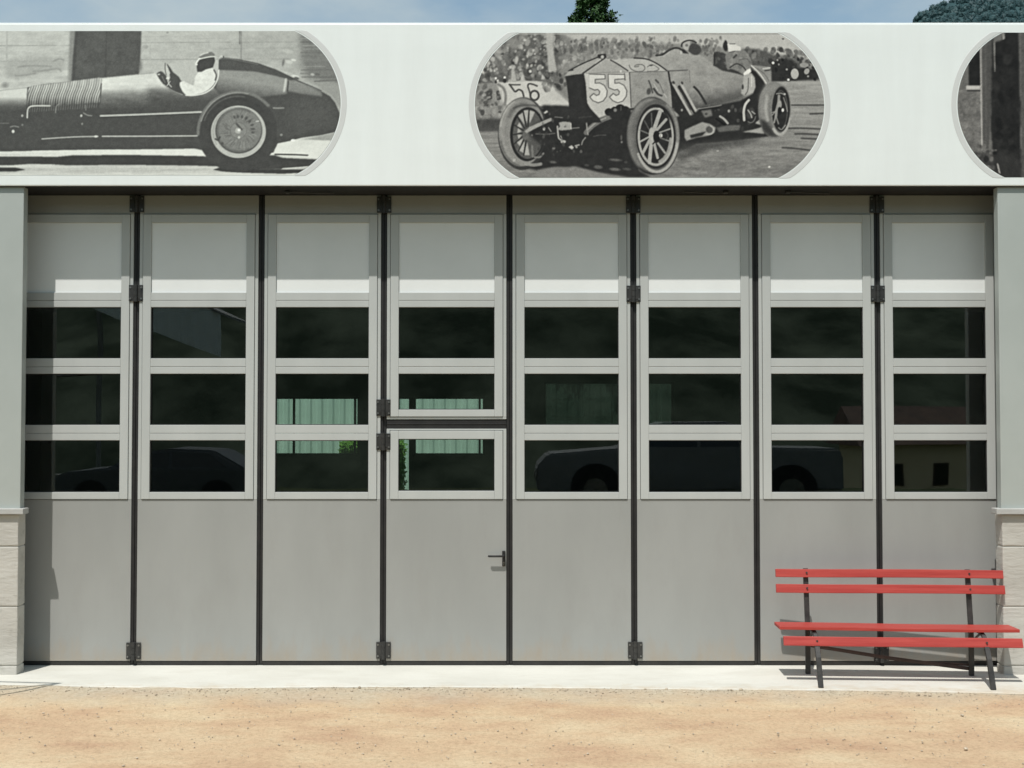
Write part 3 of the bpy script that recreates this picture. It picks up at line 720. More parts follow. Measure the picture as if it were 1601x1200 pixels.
    p.line([(444.3, 123), (443.5, 130), (441.5, 141)], 3.6, 204, 0.9, soft=1.2); p.line([(448, 126), (447, 141)], 2, 78, 0.8)
    p.line([(460, 124), (485, 134), (500, 141)], 1.8, 92, 0.8); p.line([(465, 124), (500, 139), (516, 149), (524, 161)], 1.2, 178, 0.8)
    p.poly([(455, 150), (500, 150), (520, 165), (524, 195), (460, 208), (440, 190)], 97, 12, 0.7)
    p.line([(425, 168.6), (432, 168.8), (441, 168.6)], 2.2, 150, 0.9, soft=0.7); p.ell(437.5, 211.5, 2, 2, 140)
    # cockpit, windscreen, driver
    p.poly([(246, 117), (257, 98), (300, 92), (338, 92), (338, 112), (330, 131), (314, 143), (296, 147), (282, 146), (264, 138)], 192, 0.6)
    p.poly([(256, 97), (262, 104), (266, 111), (276, 119), (279, 125), (283, 126), (278, 133), (281, 140), (287, 148), (272, 145), (260, 138), (258, 130), (262, 120), (259, 107)], 90, 0.5)
    p.poly([(241, 114), (247, 110), (252, 113), (258, 122), (259, 136), (252, 131), (246, 124)], 90, 0.5, 1, True)
    p.poly([(255, 99), (258, 104), (262, 113), (258, 118), (255, 112)], 200, 0.5); p.line([(253.8, 97), (254, 108), (256, 116)], 1.1, 95)
    p.line([(258, 124), (260, 130), (264, 135)], 1.3, 205); p.line([(262, 126), (257, 133)], 1.2, 205); p.ell(258, 121, 2.6, 2, 215); p.ell(244, 115, 2, 1.3, 190); p.line([(249, 118), (254, 128)], 1, 150, 0.8)
    p.line([(252, 131), (266, 141), (282, 147.4)], 1.2, 165, 0.8)
    p.poly([(277, 132), (281, 125.5), (290, 129), (299, 132), (301, 120), (306, 112), (313, 106), (325, 103), (331, 109), (335, 117), (333, 127), (322, 140), (306, 146.5), (287, 147.5)], 226, 0.6, 1, True)
    p.tex([(284, 130), (300, 126), (312, 108), (328, 106), (331, 122), (318, 139), (292, 145)], 9, 5, 4)
    p.line([(331, 108), (334.5, 116), (333, 124)], 2.2, 105); p.line([(287, 148.3), (300, 148.4), (317, 144.6), (330, 135), (337, 121), (338.5, 108)], 1.9, 222)
    p.poly([(304, 98), (308, 90), (316, 88), (331, 86.5), (332.5, 94), (329, 104), (318, 107), (311, 111), (304.5, 111), (303.5, 104)], 82, 0.5)
    p.poly([(307, 87), (313, 82.5), (322, 79.5), (328, 79.5), (332, 85), (320, 88), (308, 88.5)], 128, 0.5, 1, True); p.line([(309, 84.5), (315, 81.6), (321, 80.2)], 2.2, 206)
    p.line([(306.5, 91), (315, 88.6), (324, 86.8), (331.5, 86.4)], 1.6, 224); p.line([(308, 89.5), (304.5, 94), (302, 98.5), (304, 99)], 2.2, 226)
    p.line([(332.5, 86), (333.5, 96), (330, 104)], 1.0, 190, 0.8); p.line([(340, 88), (342, 85), (344.5, 88)], 2, 205, 0.8); p.line([(346, 86), (344, 91)], 1.8, 100)
    p.ell(-62, 212, 56, 58, 80, 0, 0.7); p.ell(-62, 211, 38, 37, 184, 0, 0.5); p.ell(-62, 210, 33, 32, 120, 0, 0.8); p.ell(-62, 210, 8, 8, 160)
    # rear wheel
    p.ell(369, 207, 62, 64, 80, 0, 0.7)
    p.arc(369.5, 208, 63, 65, 178, 318, 4.6, 128, 0.9, 1.2); p.arc(369.5, 207, 60.5, 63, 196, 285, 1.6, 158, 0.8, 0.6); p.arc(369, 208, 56, 58, 200, 280, 2.2, 116, 0.6, 1)
    p.arc(369, 208, 52, 54, 190, 320, 5, 74, 0.8, 1.5)
    p.ell(370, 206.6, 43.2, 41.8, 184, 0, 0.5); p.ell(370.6, 204.6, 37, 36.6, 92, 0, 0.8); p.ell(371, 203.6, 35.2, 35.4, 132, 0, 0.8)
    p.arc(370, 206.6, 40, 39, 150, 260, 3, 160, 0.7, 1); p.arc(371, 204, 34, 34, 300, 60, 3, 104, 0.7, 1.5)
    for k in range(48):
        a = math.radians(k*7.5 + p.r.uniform(-3, 3)); r0 = p.r.uniform(14, 22); r1 = r0 + p.r.uniform(5, 13)
        p.line([(371 + r0*math.cos(a), 204 + r0*math.sin(a)), (371 + r1*math.cos(a + 0.12), 204 + r1*math.sin(a + 0.12))], 1.3, p.r.choice([104, 112, 148, 156]), 0.6)
    for a in (-110, -95, -78, -60, -40, -22, -5, 10): p.ell(371 + 22*math.cos(math.radians(a)), 204 + 22*math.sin(math.radians(a)), 1.9, 3.0, 88, math.radians(a + 90), 0.7, 0.8)
    p.ell(370, 204.5, 14, 14, 142, 0, 1, 0.8); p.arc(370, 204.5, 13, 13, 0, 360, 1.4, 112, 0.7); p.line([(367, 194), (375, 203)], 3.2, 84, 0.8); p.ell(369.6, 205, 4.6, 4.6, 176); p.ell(370.8, 204, 2, 2, 226); p.ell(371, 215.5, 2, 2.2, 198); p.line([(398, 190), (402, 189.5)], 1.6, 200)
    p.line([(334, 218), (338, 220), (341, 215)], 2.6, 82, 0.9); p.ell(345, 225, 2.4, 1.8, 92, 0.6)
    return p

def paint_two_seater():
    p = Paint(738, 42, 1298, 286, 2, 23, 178)
    # wood and crowd behind
    p.poly([(738, 42), (868, 42), (900, 60), (960, 66), (1060, 66), (1180, 74), (1298, 98), (1298, 132), (738, 170)], 138, 2)
    p.poly([(738, 42), (872, 42), (884, 70), (872, 128), (738, 140)], 106, 3)
    p.blobs(430, 740, 44, 874, 132, 1.2, 5.0, (66, 178), (0.35, 0.85), (0.6, 1.9))
    p.blobs(90, 750, 48, 870, 122, 1, 2.6, (165, 205), (0.5, 0.9))
    p.blobs(420, 872, 62, 1060, 104, 1.0, 3.6, (108, 186), (0.3, 0.75))
    p.blobs(70, 872, 58, 1000, 80, 1.4, 3.4, (84, 130), (0.3, 0.8), (1, 2.2))
    p.poly([(786, 48), (806, 48), (812, 62), (798, 64), (780, 70)], 84, 3, 0.8); p.poly([(782, 55), (808, 55), (815, 64), (812, 74), (802, 76)], 160, 2.5, 0.6)
    p.poly([(884, 48), (1300, 48), (1300, 92), (1230, 82), (1180, 72), (1120, 70), (1060, 64), (980, 58), (900, 58)], 181, 1.5, 0.95)
    p.blobs(70, 900, 56, 1130, 74, 1.2, 3.2, (96, 140), (0.4, 0.85), (0.9, 2.0))
    p.blobs(60, 1016, 68, 1130, 84, 1.4, 3.2, (84, 130), (0.4, 0.8))
    p.line([(742, 50.0), (1298, 50.0)], 2.4, 158, 0.8)
    p.poly([(853.5, 48), (864, 48), (866, 80), (871, 108), (858, 112), (856, 80)], 170, 0.8)
    # right-hand crowd and trees
    p.poly([(1164, 76), (1180, 74), (1200, 78), (1216, 86), (1240, 88), (1262, 100), (1276, 108), (1284, 124), (1180, 128)], 96, 1.5)
    p.blobs(90, 1170, 74, 1280, 100, 1.6, 4.2, (62, 140), (0.5, 0.9))
    p.poly([(1209, 96), (1222, 90), (1242, 92), (1250, 104), (1280, 108), (1285, 122), (1210, 127)], 62, 1.2)
    p.blobs(36, 1212, 90, 1282, 124, 1, 2.6, (40, 90), (0.6, 0.9)); p.ell(1246, 114, 6.2, 8.5, 172); p.ell(1265, 110, 4, 5, 158, 0.5); p.ell(1261, 100, 7, 4, 150)
    for x, y, r, v in ((1212, 96.5, 2.1, 210), (1219, 92, 1.4, 160), (1233.5, 107, 1.6, 165), (1236, 123.5, 1.9, 215), (1267, 118, 1.5, 160), (1221, 99, 1.5, 140)): p.ell(x, y, r, r, v)
    p.ell(1228, 58, 1.8, 1.3, 95); p.line([(1110, 112), (1140, 100)], 0.1, 100, 0)
    # ground
    p.poly([(738, 203), (800, 203), (1170, 132), (1205, 127), (1298, 125), (1298, 290), (738, 290)], ramp_y([(125, 158), (170, 150), (220, 138), (250, 134), (282, 126)]), 0.8)
    p.tex([(738, 203), (800, 203), (1170, 132), (1298, 126), (1298, 290), (738, 290)], 9, 30, 3)
    p.blobs(240, 1060, 225, 1290, 282, 2, 9, (104, 162), (0.2, 0.5), (0.12, 0.4), 1)
    p.blobs(40, 742, 255, 900, 282, 2, 9, (96, 150), (0.2, 0.5), (0.12, 0.4), 1)
    for q in ([(1236, 201), (1262, 201), (1298, 203)], [(1246, 210), (1264, 210), (1298, 212)], [(1256, 217), (1298, 219)], [(1226, 232), (1245, 233), (1276, 237)], [(1240, 164), (1298, 164)], [(1270, 178), (1298, 177)]): p.line(q, 2.6, 74, 0.85, soft=1)
    p.ell(1205, 262.5, 1.8, 1.6, 205); p.ell(1124, 237, 2, 1.2, 178)
    # neighbouring car no. 56
    p.poly([(742, 130), (770, 128), (786, 134), (788, 168), (782, 196), (742, 200)], 142, 1)
    p.blobs(110, 744, 134, 786, 200, 1, 4, (70, 185), (0.4, 0.85))
    for x in (764, 779):
        p.line([(x + 3, 142), (x - 2, 142.5), (x - 1, 148), (x + 3, 148), (x + 4, 153), (x - 1, 155)], 2.6, 84, 0.9)
    p.poly([(738, 186), (790, 186), (790, 205), (738, 207)], 76, 2, 0.85)
    p.poly([(776, 127), (790, 128), (812, 125), (838, 125.5), (852, 127), (864, 134), (874, 144), (884, 155), (894, 163), (896, 172), (860, 172), (800, 168), (786, 160)], 190, 0.8)
    p.poly([(868, 140), (876, 132), (884, 136), (888, 158)], 130, 1)
    p.line([(779, 131), (787, 137), (790.5, 148), (789.5, 162)], 4, 118, 0.8, soft=1); p.line([(783, 140), (785, 160)], 2, 172, 0.8)
    p.line([(813, 131.5), (804, 131.6), (796, 131)], 2.2, 92); p.line([(797, 131.5), (801, 137), (805.5, 142.5), (811, 139.4), (816.5, 142), (819, 150)], 2.9, 88)
    p.line([(840, 133.5), (834, 131), (827.5, 130), (825.5, 134), (828, 142), (829.5, 149)], 2.7, 92); p.arc(836, 148.6, 6.6, 7.4, 0, 360, 3.2, 84)
    p.poly([(800, 102), (803, 102), (808, 126), (799, 126)], 176, 0.8, 0.9); p.poly([(816, 116), (819, 116), (822, 127), (814, 127)], 178, 0.8, 0.9)
    for x, y, r, v in ((789, 120, 1.8, 210), (775, 121, 1.6, 215), (778, 125, 1.6, 200), (789, 125, 3, 70), (775, 127, 2, 74)): p.ell(x, y, r, r*1.2, v)
    p.blobs(46, 850, 112, 886, 140, 1.4, 4, (62, 120), (0.5, 0.9))
    p.poly([(846, 128), (864, 132), (878, 146), (892, 160), (880, 160), (858, 150)], 182, 2, 0.6)
    # far side body: cowl and tail
    p.poly([(1018, 90), (1032, 85), (1046, 77), (1060, 73), (1078, 78), (1098, 84), (1112, 93), (1120, 102), (1132, 109), (1150, 111), (1163, 117), (1170, 127), (1168, 146), (1150, 156), (1120, 164), (1092, 170), (1060, 176), (1045, 168), (1036, 120)], ramp_y([(74, 160), (110, 152), (140, 146), (158, 122), (168, 98)], -0.15, 1080), 0.7)
    p.tex([(1040, 85), (1110, 95), (1165, 122), (1160, 150), (1060, 160)], 8, 12, 9)
    p.poly([(1095, 158), (1130, 150), (1168, 142), (1166, 160), (1120, 172), (1092, 174)], 96, 4, 0.8)
    p.line([(1028, 84.5), (1037, 83.5), (1047, 77), (1056, 73), (1064, 73.4), (1072, 79)], 3.2, 78); p.line([(1031, 86.5), (1040, 85), (1049, 79)], 1.0, 178)
    # mechanic and driver
    p.ell(1076, 69, 6, 7, 168); p.ell(1076, 68.5, 2.4, 2.2, 118); p.line([(1068, 70), (1069, 65), (1075, 61.4), (1083, 60.6), (1091, 64)], 2.4, 78); p.poly([(1083, 66), (1092, 66), (1099, 74), (1096, 82), (1088, 84), (1079, 77)], 82, 0.8, 1, True)
    p.poly([(1068, 74), (1072, 75), (1080, 82), (1070, 81)], 70, 0.6); p.ell(1067, 80, 1.6, 3, 180)
    p.poly([(1118, 84), (1122, 78), (1133, 80), (1140, 84), (1142, 104), (1160, 111), (1167, 117), (1152, 113), (1132, 109), (1118, 100)], 76, 0.7)
    p.blobs(18, 1120, 82, 1140, 104, 1.2, 3, (60, 120), (0.5, 0.8)); p.line([(1120, 80), (1120, 98)], 1.6, 62)
    p.poly([(1137, 84), (1147, 79), (1160, 76), (1168, 77), (1175, 86), (1178.5, 98), (1173, 111), (1165, 115), (1155, 109), (1146, 106), (1140, 107), (1138, 96)], 130, 0.7, 1, True)
    p.blobs(22, 1142, 80, 1176, 108, 1.4, 4, (96, 158), (0.35, 0.7)); p.line([(1144, 104), (1154, 98), (1164, 102), (1170, 110)], 2, 78); p.line([(1150, 88), (1154, 84)], 3, 80, 0.9); p.line([(1158, 92), (1170, 90), (1176, 96)], 1.3, 100, 0.8)
    p.poly([(1137, 60), (1140, 64), (1141, 72), (1139, 78), (1135, 76), (1133, 68)], 66, 0.6, 1, True); p.poly([(1140, 66), (1150, 65), (1162, 72), (1161, 77), (1150, 77), (1142, 80), (1141, 72)], 204, 0.6); p.line([(1144, 66), (1152, 66)], 1.6, 120); p.line([(1143, 79.5), (1152, 78)], 1.2, 96)
    p.poly([(1176, 100), (1190, 101), (1206, 103), (1209, 112), (1209, 126), (1201, 132), (1192, 120)], 142, 0.8); p.line([(1178, 101), (1190, 113), (1201, 129)], 2.2, 190); p.line([(1184, 104), (1198, 114), (1205, 125)], 1.4, 112, 0.8); p.line([(1196, 106), (1207, 104.4)], 2, 186); p.line([(1199, 109), (1207, 108)], 2, 84)
    p.poly([(1176, 107), (1184, 110), (1194, 122), (1201, 133), (1201, 150), (1192, 176), (1184, 170), (1180, 150), (1183, 130)], 62, 0.8)
    p.poly([(1166, 116), (1178, 113), (1183, 120), (1184, 136), (1180, 144), (1166, 149), (1161, 145), (1164, 130)], 168, 0.7); p.line([(1173, 121), (1172, 140), (1168, 147)], 1.4, 108); p.line([(1178, 118), (1178, 134)], 1.2, 200); p.ell(1164, 135, 1.6, 4, 82); p.poly([(1165, 113), (1170, 108), (1176, 105), (1177.5, 110), (1174, 114), (1166, 116.4)], 216, 0.5)
    # bonnet top and side
    p.poly([(986, 111), (1046, 109), (1049, 122), (1052, 150), (1052, 178), (986, 178)], 150, 0.6); p.tex([(988, 112), (1046, 110), (1050, 150), (990, 165)], 7, 8, 10)
    p.poly([(945, 91), (962, 91.5), (996, 89), (1012, 90.6), (1026, 96), (1047, 110), (986, 112), (966, 100)], 176, 0.6)
    p.line([(993, 88.8), (1008, 89.6), (1020, 93), (1034, 101), (1047, 111)], 2.1, 72); p.line([(1047, 110), (1049, 124), (1052, 140), (1054, 168)], 2.6, 66); p.line([(986, 111.4), (1010, 111), (1046, 110)], 1.2, 120)
    p.line([(985, 100), (988, 106), (996, 110), (1006, 109.6), (1010, 105), (1006, 99.5), (996, 100), (994, 103), (1000, 102)], 1.5, 112, 0.9); p.line([(1014, 103), (1018, 100), (1024, 100), (1032, 106), (1026, 109.5), (1014, 110)], 1.4, 118, 0.9); p.ell(1020, 100.5, 3, 1.2, 92, -0.2)
    p.line([(1048, 109.4), (1062, 108.8), (1077, 108)], 2, 108); p.line([(1080, 108), (1081, 128)], 1.4, 128, 0.8)
    p.ell(1016, 142, 3.4, 5.4, 92, 0.2, 0.8); p.line([(1016, 125), (1019, 133), (1022, 144)], 2.4, 92); p.line([(1027, 124), (1031, 128)], 3, 92); p.line([(1024, 138), (1030, 146), (1036, 149)], 3.4, 84); p.line([(1033, 130), (1040, 146)], 1.8, 112, 0.8); p.line([(1024, 130), (1030, 140)], 1.6, 182, 0.8); p.line([(1040, 146), (1044, 152)], 1.6, 185, 0.8)
    # exhaust straps
    p.poly([(1050, 126), (1056, 131), (1070, 154), (1086, 181), (1066, 184), (1056, 172), (1052, 150)], 62, 0.6)
    p.line([(1064, 135), (1088, 176)], 5, 66, sm=False); p.line([(1054.5, 130), (1083, 181)], 3.8, 166, sm=False); p.line([(1067, 130), (1092, 177)], 3.8, 168, sm=False); p.ell(1055, 128, 1.8, 2.6, 78, -.5); p.ell(1068.4, 128.6, 1.8, 2.6, 84, -.5)
    p.line([(1087.5, 135), (1094, 142), (1101, 153), (1106, 162)], 3.6, 68); p.poly([(1084, 138), (1092, 146), (1102, 162), (1094, 164)], 128, 1.5, 0.8)
    # chassis, running gear and shade below
    p.poly([(1060, 182), (1084, 180), (1098, 168), (1130, 163), (1160, 157), (1184, 143), (1196, 160), (1198, 186), (1192, 202), (1204, 214), (1150, 221), (1090, 226), (1062, 240)], 60, 1.0)
    p.line([(1094, 170), (1120, 166), (1130, 164)], 1.6, 150, 0.8); p.line([(1096, 172), (1126, 168)], 2.4, 52); p.poly([(1098, 173), (1114, 171), (1116, 181), (1104, 184)], 118, 1)
    p.blobs(40, 1100, 165, 1190, 205, 1, 2.6, (50, 120), (0.4, 0.8)); p.ell(1142, 173.5, 2, 2.4, 150); p.line([(1128, 182), (1134, 186), (1140, 193)], 3.4, 160); p.line([(1122, 186), (1136, 196)], 3, 44)
    p.line([(1173.5, 156), (1168, 163), (1165.4, 174), (1166, 188)], 3.8, 180); p.ell(1176, 177, 6, 9, 84, 0.3, 0.8, 0.8); p.line([(1172, 172), (1176, 178), (1178, 184)], 1.8, 170); p.line([(1178, 174), (1183, 178)], 1.6, 165); p.arc(1176, 180, 8, 12, 10, 120, 1.4, 120)
    p.poly([(1183, 193), (1190, 187), (1192, 196)], 160, 0.6); p.poly([(1162, 207), (1180, 203), (1194, 199), (1198, 210), (1180, 208)], 158, 0.8)
    p.poly([(1072, 204), (1084, 198), (1100, 191), (1112, 194), (1121, 200), (1119, 208), (1108, 213), (1090, 216), (1075, 221), (1072, 216)], 152, 0.8); p.poly([(1080, 212), (1096, 208), (1106, 206), (1100, 213), (1082, 217)], 64, 0.8); p.ell(1111, 203, 5.4, 5.6, 92, 0.2, 0.8, 0.9); p.arc(1110, 204, 8, 7, -70, 110, 1.8, 168)
    p.poly([(1122, 200), (1140, 196), (1160, 196), (1158, 204), (1126, 207)], 106, 1)
    p.poly([(1062, 226), (1110, 222), (1190, 216), (1205, 214), (1170, 226), (1110, 236), (1062, 254)], 78, 3.5, 0.8); p.poly([(1062, 235), (1082, 236), (1075, 243), (1062, 246)], 116, 2, 0.6)
    # rear wheel
    p.ell(1213, 171, 25, 44, 118, 0.0, 0.8); p.poly([(1190, 150), (1199, 132), (1212, 127), (1226, 130), (1208, 150), (1202, 190), (1192, 196)], 142, 2.5, 0.9)
    p.poly([(1190, 185), (1200, 190), (1214, 210), (1222, 214), (1206, 214), (1196, 206)], 72, 2); p.line([(1202, 150), (1200, 170), (1203, 188)], 4, 172, 0.8, soft=2)
    p.ell(1223.5, 171.5, 16.5, 40, 128, 0.03, 0.7); p.arc(1222, 172, 15.5, 39, 20, 130, 4.2, 168, 0.95, 0.8); p.ell(1224, 170.5, 14.2, 36, 60, 0.03, 0.6)
    p.arc(1224, 171, 10, 30, -110, 80, 1.4, 112, 0.7)
    for q, wd in (([(1221, 149), (1220, 160), (1217, 172), (1216, 182)], 4.0), ([(1217, 146), (1224, 145), (1229, 147)], 1.8), ([(1217, 172), (1210, 180)], 2), ([(1216, 180), (1213, 192)], 2.6), ([(1216, 182), (1220, 194)], 1.8), ([(1228, 152), (1232, 164), (1234, 174)], 1.4), ([(1209, 176), (1216, 174)], 1.6), ([(1220, 200), (1225, 203), (1231, 196)], 1.6)): p.line(q, wd, 150, 0.9)
    p.ell(1222, 163, 3.2, 7, 152); p.ell(1222, 173, 3, 6, 48); p.ell(1226.8, 172, 1.9, 2.8, 204); p.ell(1230, 146.5, 1.6, 1.6, 170)
    # front axle mass
    p.poly([(838, 172), (850, 164), (888, 165), (940, 184), (985, 170), (1000, 190), (1000, 270), (1020, 279), (985, 279), (940, 272), (900, 262), (868, 262), (840, 268), (812, 262), (806, 230), (814, 196)], 60, 1.5)
    # near-side front wheel at left
    p.ell(817.5, 209.5, 39, 58, 74, 0.03, 0.7); p.ell(816, 207, 36.5, 54.5, 138, 0.03, 0.9); p.arc(815, 208, 30, 48, 120, 260, 6, 150, 0.8, 2); p.arc(815, 206, 33, 50, 190, 250, 2.4, 176, 0.7, 1); p.arc(817, 209, 35, 52, 100, 165, 3, 104, 0.7, 1.4); p.arc(816, 207, 24, 44, 215, 300, 6, 108, 0.7, 2)
    p.arc(822, 260, 26, 3, 0, 180, 3, 150, 0.0); p.line([(822, 258), (835, 259.5), (846, 258)], 5, 146, 0.9, soft=0.8); p.ell(804, 252, 2, 2.6, 182, 0.6, 0.8, 0.8)
    p.ell(825, 210.5, 27.5, 43, 58, 0.03, 0.6); p.ell(826, 210.5, 24.2, 39.2, 98, 0.03, 0.6)
    for a, r in ((-120, 34), (-96, 36), (-72, 36), (-150, 26), (-172, 24), (165, 24), (140, 29), (117, 34), (93, 36)):
        c, q = math.cos(math.radians(a)), math.sin(math.radians(a)); x1, y1 = 825 + c*r*0.66, 208 + q*r
        x0, y0 = 825 + c*9, 208 + q*14
        n_ = Vector((-q, c)); p.poly([(x0, y0), (x1 + n_.x*4.4, y1 + n_.y*4.4), (x1 - n_.x*4.4, y1 - n_.y*4.4)], 170, 0.6, 0.95)
    for a in (-108, -84, -135, -160, 175, 152, 128, 105):
        c, q = math.cos(math.radians(a)), math.sin(math.radians(a)); p.line([(825 + c*7, 208 + q*10), (825 + c*23, 208 + q*37)], 2.2, 62, 0.85)
    p.arc(825, 210.5, 25.5, 41, 190, 330, 2.0, 60, 0.9); p.arc(826, 172, 24, 8, 200, 340, 3, 92, 0.8, 1); p.ell(822, 212, 5, 8, 110, 0, 1.2)
    p.poly([(832, 216), (824, 204), (842, 192), (862, 180), (890, 170), (905, 190), (905, 250), (890, 264), (862, 262), (850, 262), (848, 244), (846, 228)], 60, 2.2)
    p.poly([(851, 172), (868, 166), (890, 168), (888, 186), (860, 186)], 64, 1.5)
    p.poly([(820, 206), (828, 199), (845, 191), (862, 184), (864, 188.5), (848, 196), (836, 202), (824, 208.5)], 156, 0.5)
    p.poly([(874, 192), (880, 190.5), (893, 191), (894.5, 203), (878, 204.5), (872, 203), (876, 198)], 158, 0.6); p.line([(893, 190), (893.6, 202)], 1.4, 180); p.line([(895, 201), (906, 200)], 1.6, 122)
    p.poly([(850, 176), (855, 172.5), (857.5, 175), (852, 178)], 178, 0.5); p.line([(872, 198), (873, 210), (875, 218), (884, 222)], 2.6, 158); p.line([(877, 213), (880, 220)], 1.2, 165); p.ell(851, 202, 2.2, 2.6, 170); p.ell(881, 222.5, 4, 2.6, 165); p.poly([(889, 231), (894, 228), (898, 231.5), (895, 235)], 176, 0.5); p.line([(900, 229), (906, 227.5)], 2.2, 150); p.ell(866, 233, 2.6, 2, 118, -.4)
    p.line([(832, 229), (833, 246)], 3.2, 128, 0.9); p.line([(836, 247), (844, 247), (850, 241)], 2.8, 132, 0.9); p.ell(865, 255, 5, 2, 110, 0.1, 0.8, 0.8); p.line([(838, 210), (856, 210.4), (868, 209)], 1.4, 118, 0.8); p.ell(832, 212, 1.4, 1.6, 110); p.line([(858, 200), (862, 206)], 1.6, 140)
    p.blobs(50, 840, 165, 905, 245, 0.8, 2.2, (48, 104), (0.4, 0.8)); p.line([(868, 183), (880, 184)], 1.6, 118)
    p.line([(917, 208), (924, 200), (936, 191), (950, 184.5), (958, 182)], 7.5, 118, 0.95, soft=0.8); p.line([(920, 203), (934, 191), (948, 184.5)], 2.2, 150, 0.9)
    p.line([(917.5, 189), (918.5, 200), (920, 211)], 2.2, 142); p.line([(910, 227), (912, 221), (916, 216)], 2, 132); p.line([(929, 214), (938, 212), (948, 212)], 1.8, 84); p.ell(972.5, 216, 1.6, 4.4, 96); p.ell(973, 223, 1.5, 1.8, 120); p.ell(902, 231, 1.8, 1.8, 150); p.ell(909, 238, 2.2, 2.6, 96)
    for x, y, a, b, v in ((963, 251.5, 9, 2, 104), (936, 263, 6.5, 3, 100), (962, 266.5, 8, 2.4, 112), (918, 260, 3.4, 1.8, 88), (981, 266, 6, 2, 90), (980, 255, 3, 2, 84)): p.ell(x, y, a, b, v, 0.08, 0.9, 0.9)
    p.poly([(842, 268), (868, 263), (900, 263), (940, 273), (980, 280), (842, 284)], 132, 1.2, 0.9)
    # radiator
    p.poly([(884, 117.5), (914, 113), (917, 130), (919.5, 160), (924, 169), (938, 185), (942, 192), (892, 192), (889, 150), (886, 126)], 62, 0.6); p.line([(906, 184), (926, 182)], 2, 84, 0.6, soft=1)
    p.poly([(883, 118), (890, 110), (936, 87), (945, 86), (930, 100), (914, 113.5), (898, 115)], 162, 0.6); p.line([(890, 109), (912, 97.5), (938, 86.5)], 2.1, 78); p.poly([(891, 110), (896, 106), (898, 108.5)], 60, 0.5)
    p.poly([(914, 113), (930, 101), (948, 90), (956, 91), (970, 99), (984, 109.5), (986, 120), (988, 168), (978, 168), (960, 174), (945, 181), (938, 184.5), (922, 166), (919, 160), (917, 130)], 180, 0.6)
    p.poly([(919, 111.5), (948, 91), (956, 92.5), (983, 110), (950, 112)], 164, 0.6); p.line([(917, 113), (950, 112), (984, 111)], 1.0, 128)
    p.line([(912, 113.5), (928, 102), (946, 89)], 2.7, 84); p.line([(956, 92), (969, 99.5), (983, 109)], 2.2, 86); p.line([(985.6, 112), (987, 140), (988, 167)], 1.4, 92); p.line([(977.5, 114), (978.6, 124)], 1.6, 88); p.ell(972, 110, 1.6, 1.8, 200)
    p.poly([(935.5, 83), (948.6, 82), (949.6, 88), (944, 90), (936, 89)], 66, 0.5); p.ell(943, 87, 2.6, 2.8, 168); p.line([(940, 91), (932, 97)], 2, 176)
    five = [(921, 114.5), (947, 115), (947.4, 122), (931.5, 123), (931.5, 129), (939, 128.6), (946, 132.5), (950.5, 141), (949.5, 150), (944, 157.5), (936, 160.4), (928, 157), (923, 151.2), (929, 145.4), (933.5, 148.6), (937.6, 147), (938.8, 142.6), (935.6, 139), (930.5, 140), (921.5, 136)]
    for dx in (0, 31):
        P_ = [(x + dx, y) for x, y in five]; p.poly(P_, 200, 0.5); p.line(P_ + [P_[0]], 1.7, 112, 0.95, False)
    p.line([(949.6, 112), (950, 134)], 2, 150, 0.8); p.poly([(919, 114), (922, 114), (923, 136), (920, 136)], 186, 0.5)
    # dumb irons in front of the number plate
    for x, y, r in ((953, 175, 6.6), (962, 172, 6), (971, 170, 8), (979, 172, 7)): p.ell(x, y, r, r*0.92, 56, 0, 0.6)
    p.poly([(950, 176), (986, 170), (986, 188), (960, 190)], 58, 1); p.ell(963, 172, 2.6, 2.8, 128, 0, 0.8); p.line([(972, 166), (972, 172)], 1.4, 100); p.line([(984, 171), (993, 170)], 3.4, 66)
    # near front wheel
    p.ell(1021, 213, 40.5, 62, 66, 0.0, 0.8); p.ell(1020, 211, 38, 59, 112, 0.0, 1.5); p.arc(1015, 213, 29, 53, 120, 250, 7, 124, 0.8, 3); p.arc(1018, 210, 30, 54, 225, 320, 5, 136, 0.8, 2)
    p.poly([(981, 228), (986, 250), (998, 268), (1012, 276), (1000, 276), (985, 262), (978, 240)], 62, 2)
    p.ell(1029, 214.5, 35.5, 59.5, 104, 0.0, 0.7); p.arc(1028, 214, 33, 56.5, 10, 150, 4.6, 166, 0.95, 0.8); p.arc(1028, 213, 33.4, 56, -60, 10, 4, 138, 0.9, 1.2); p.arc(1029, 214, 35.4, 59.4, 5, 100, 1.4, 84, 0.8)
    p.ell(1027, 214, 31, 51.5, 60, 0, 0.6); p.ell(1026.6, 214.6, 28.4, 46.6, 164, 0, 0.6); p.ell(1026.8, 214.2, 25.0, 42.8, 60, 0, 0.6)
    p.arc(1027, 214.6, 23.4, 40.8, 5, 75, 5, 158, 0.9, 1); p.poly([(1032, 170), (1040, 168), (1048, 184), (1050, 200), (1045, 190), (1040, 178)], 52, 1.2); p.line([(1032, 169.5), (1036, 171.5), (1038, 174)], 2.4, 172)
    H_ = (1021, 212)
    for (x, y), wd, v in (((1033.5, 175), 6.2, 166), ((1043, 187), 4.4, 160), ((1049, 202), 2.4, 146), ((1047, 221), 2.0, 140), ((1041, 240), 3.2, 152), ((1029.5, 248), 4.2, 160), ((1016.5, 255), 5.8, 168), ((1006, 241), 4.6, 162), ((1001, 223), 2.8, 160), ((1002, 204), 2.0, 120), ((1009, 189), 1.6, 104), ((1020, 177), 1.8, 104)):
        p.line([(H_[0] + (x-H_[0])*0.12, H_[1] + (y-H_[1])*0.12), (x, y)], wd, v, 0.97)
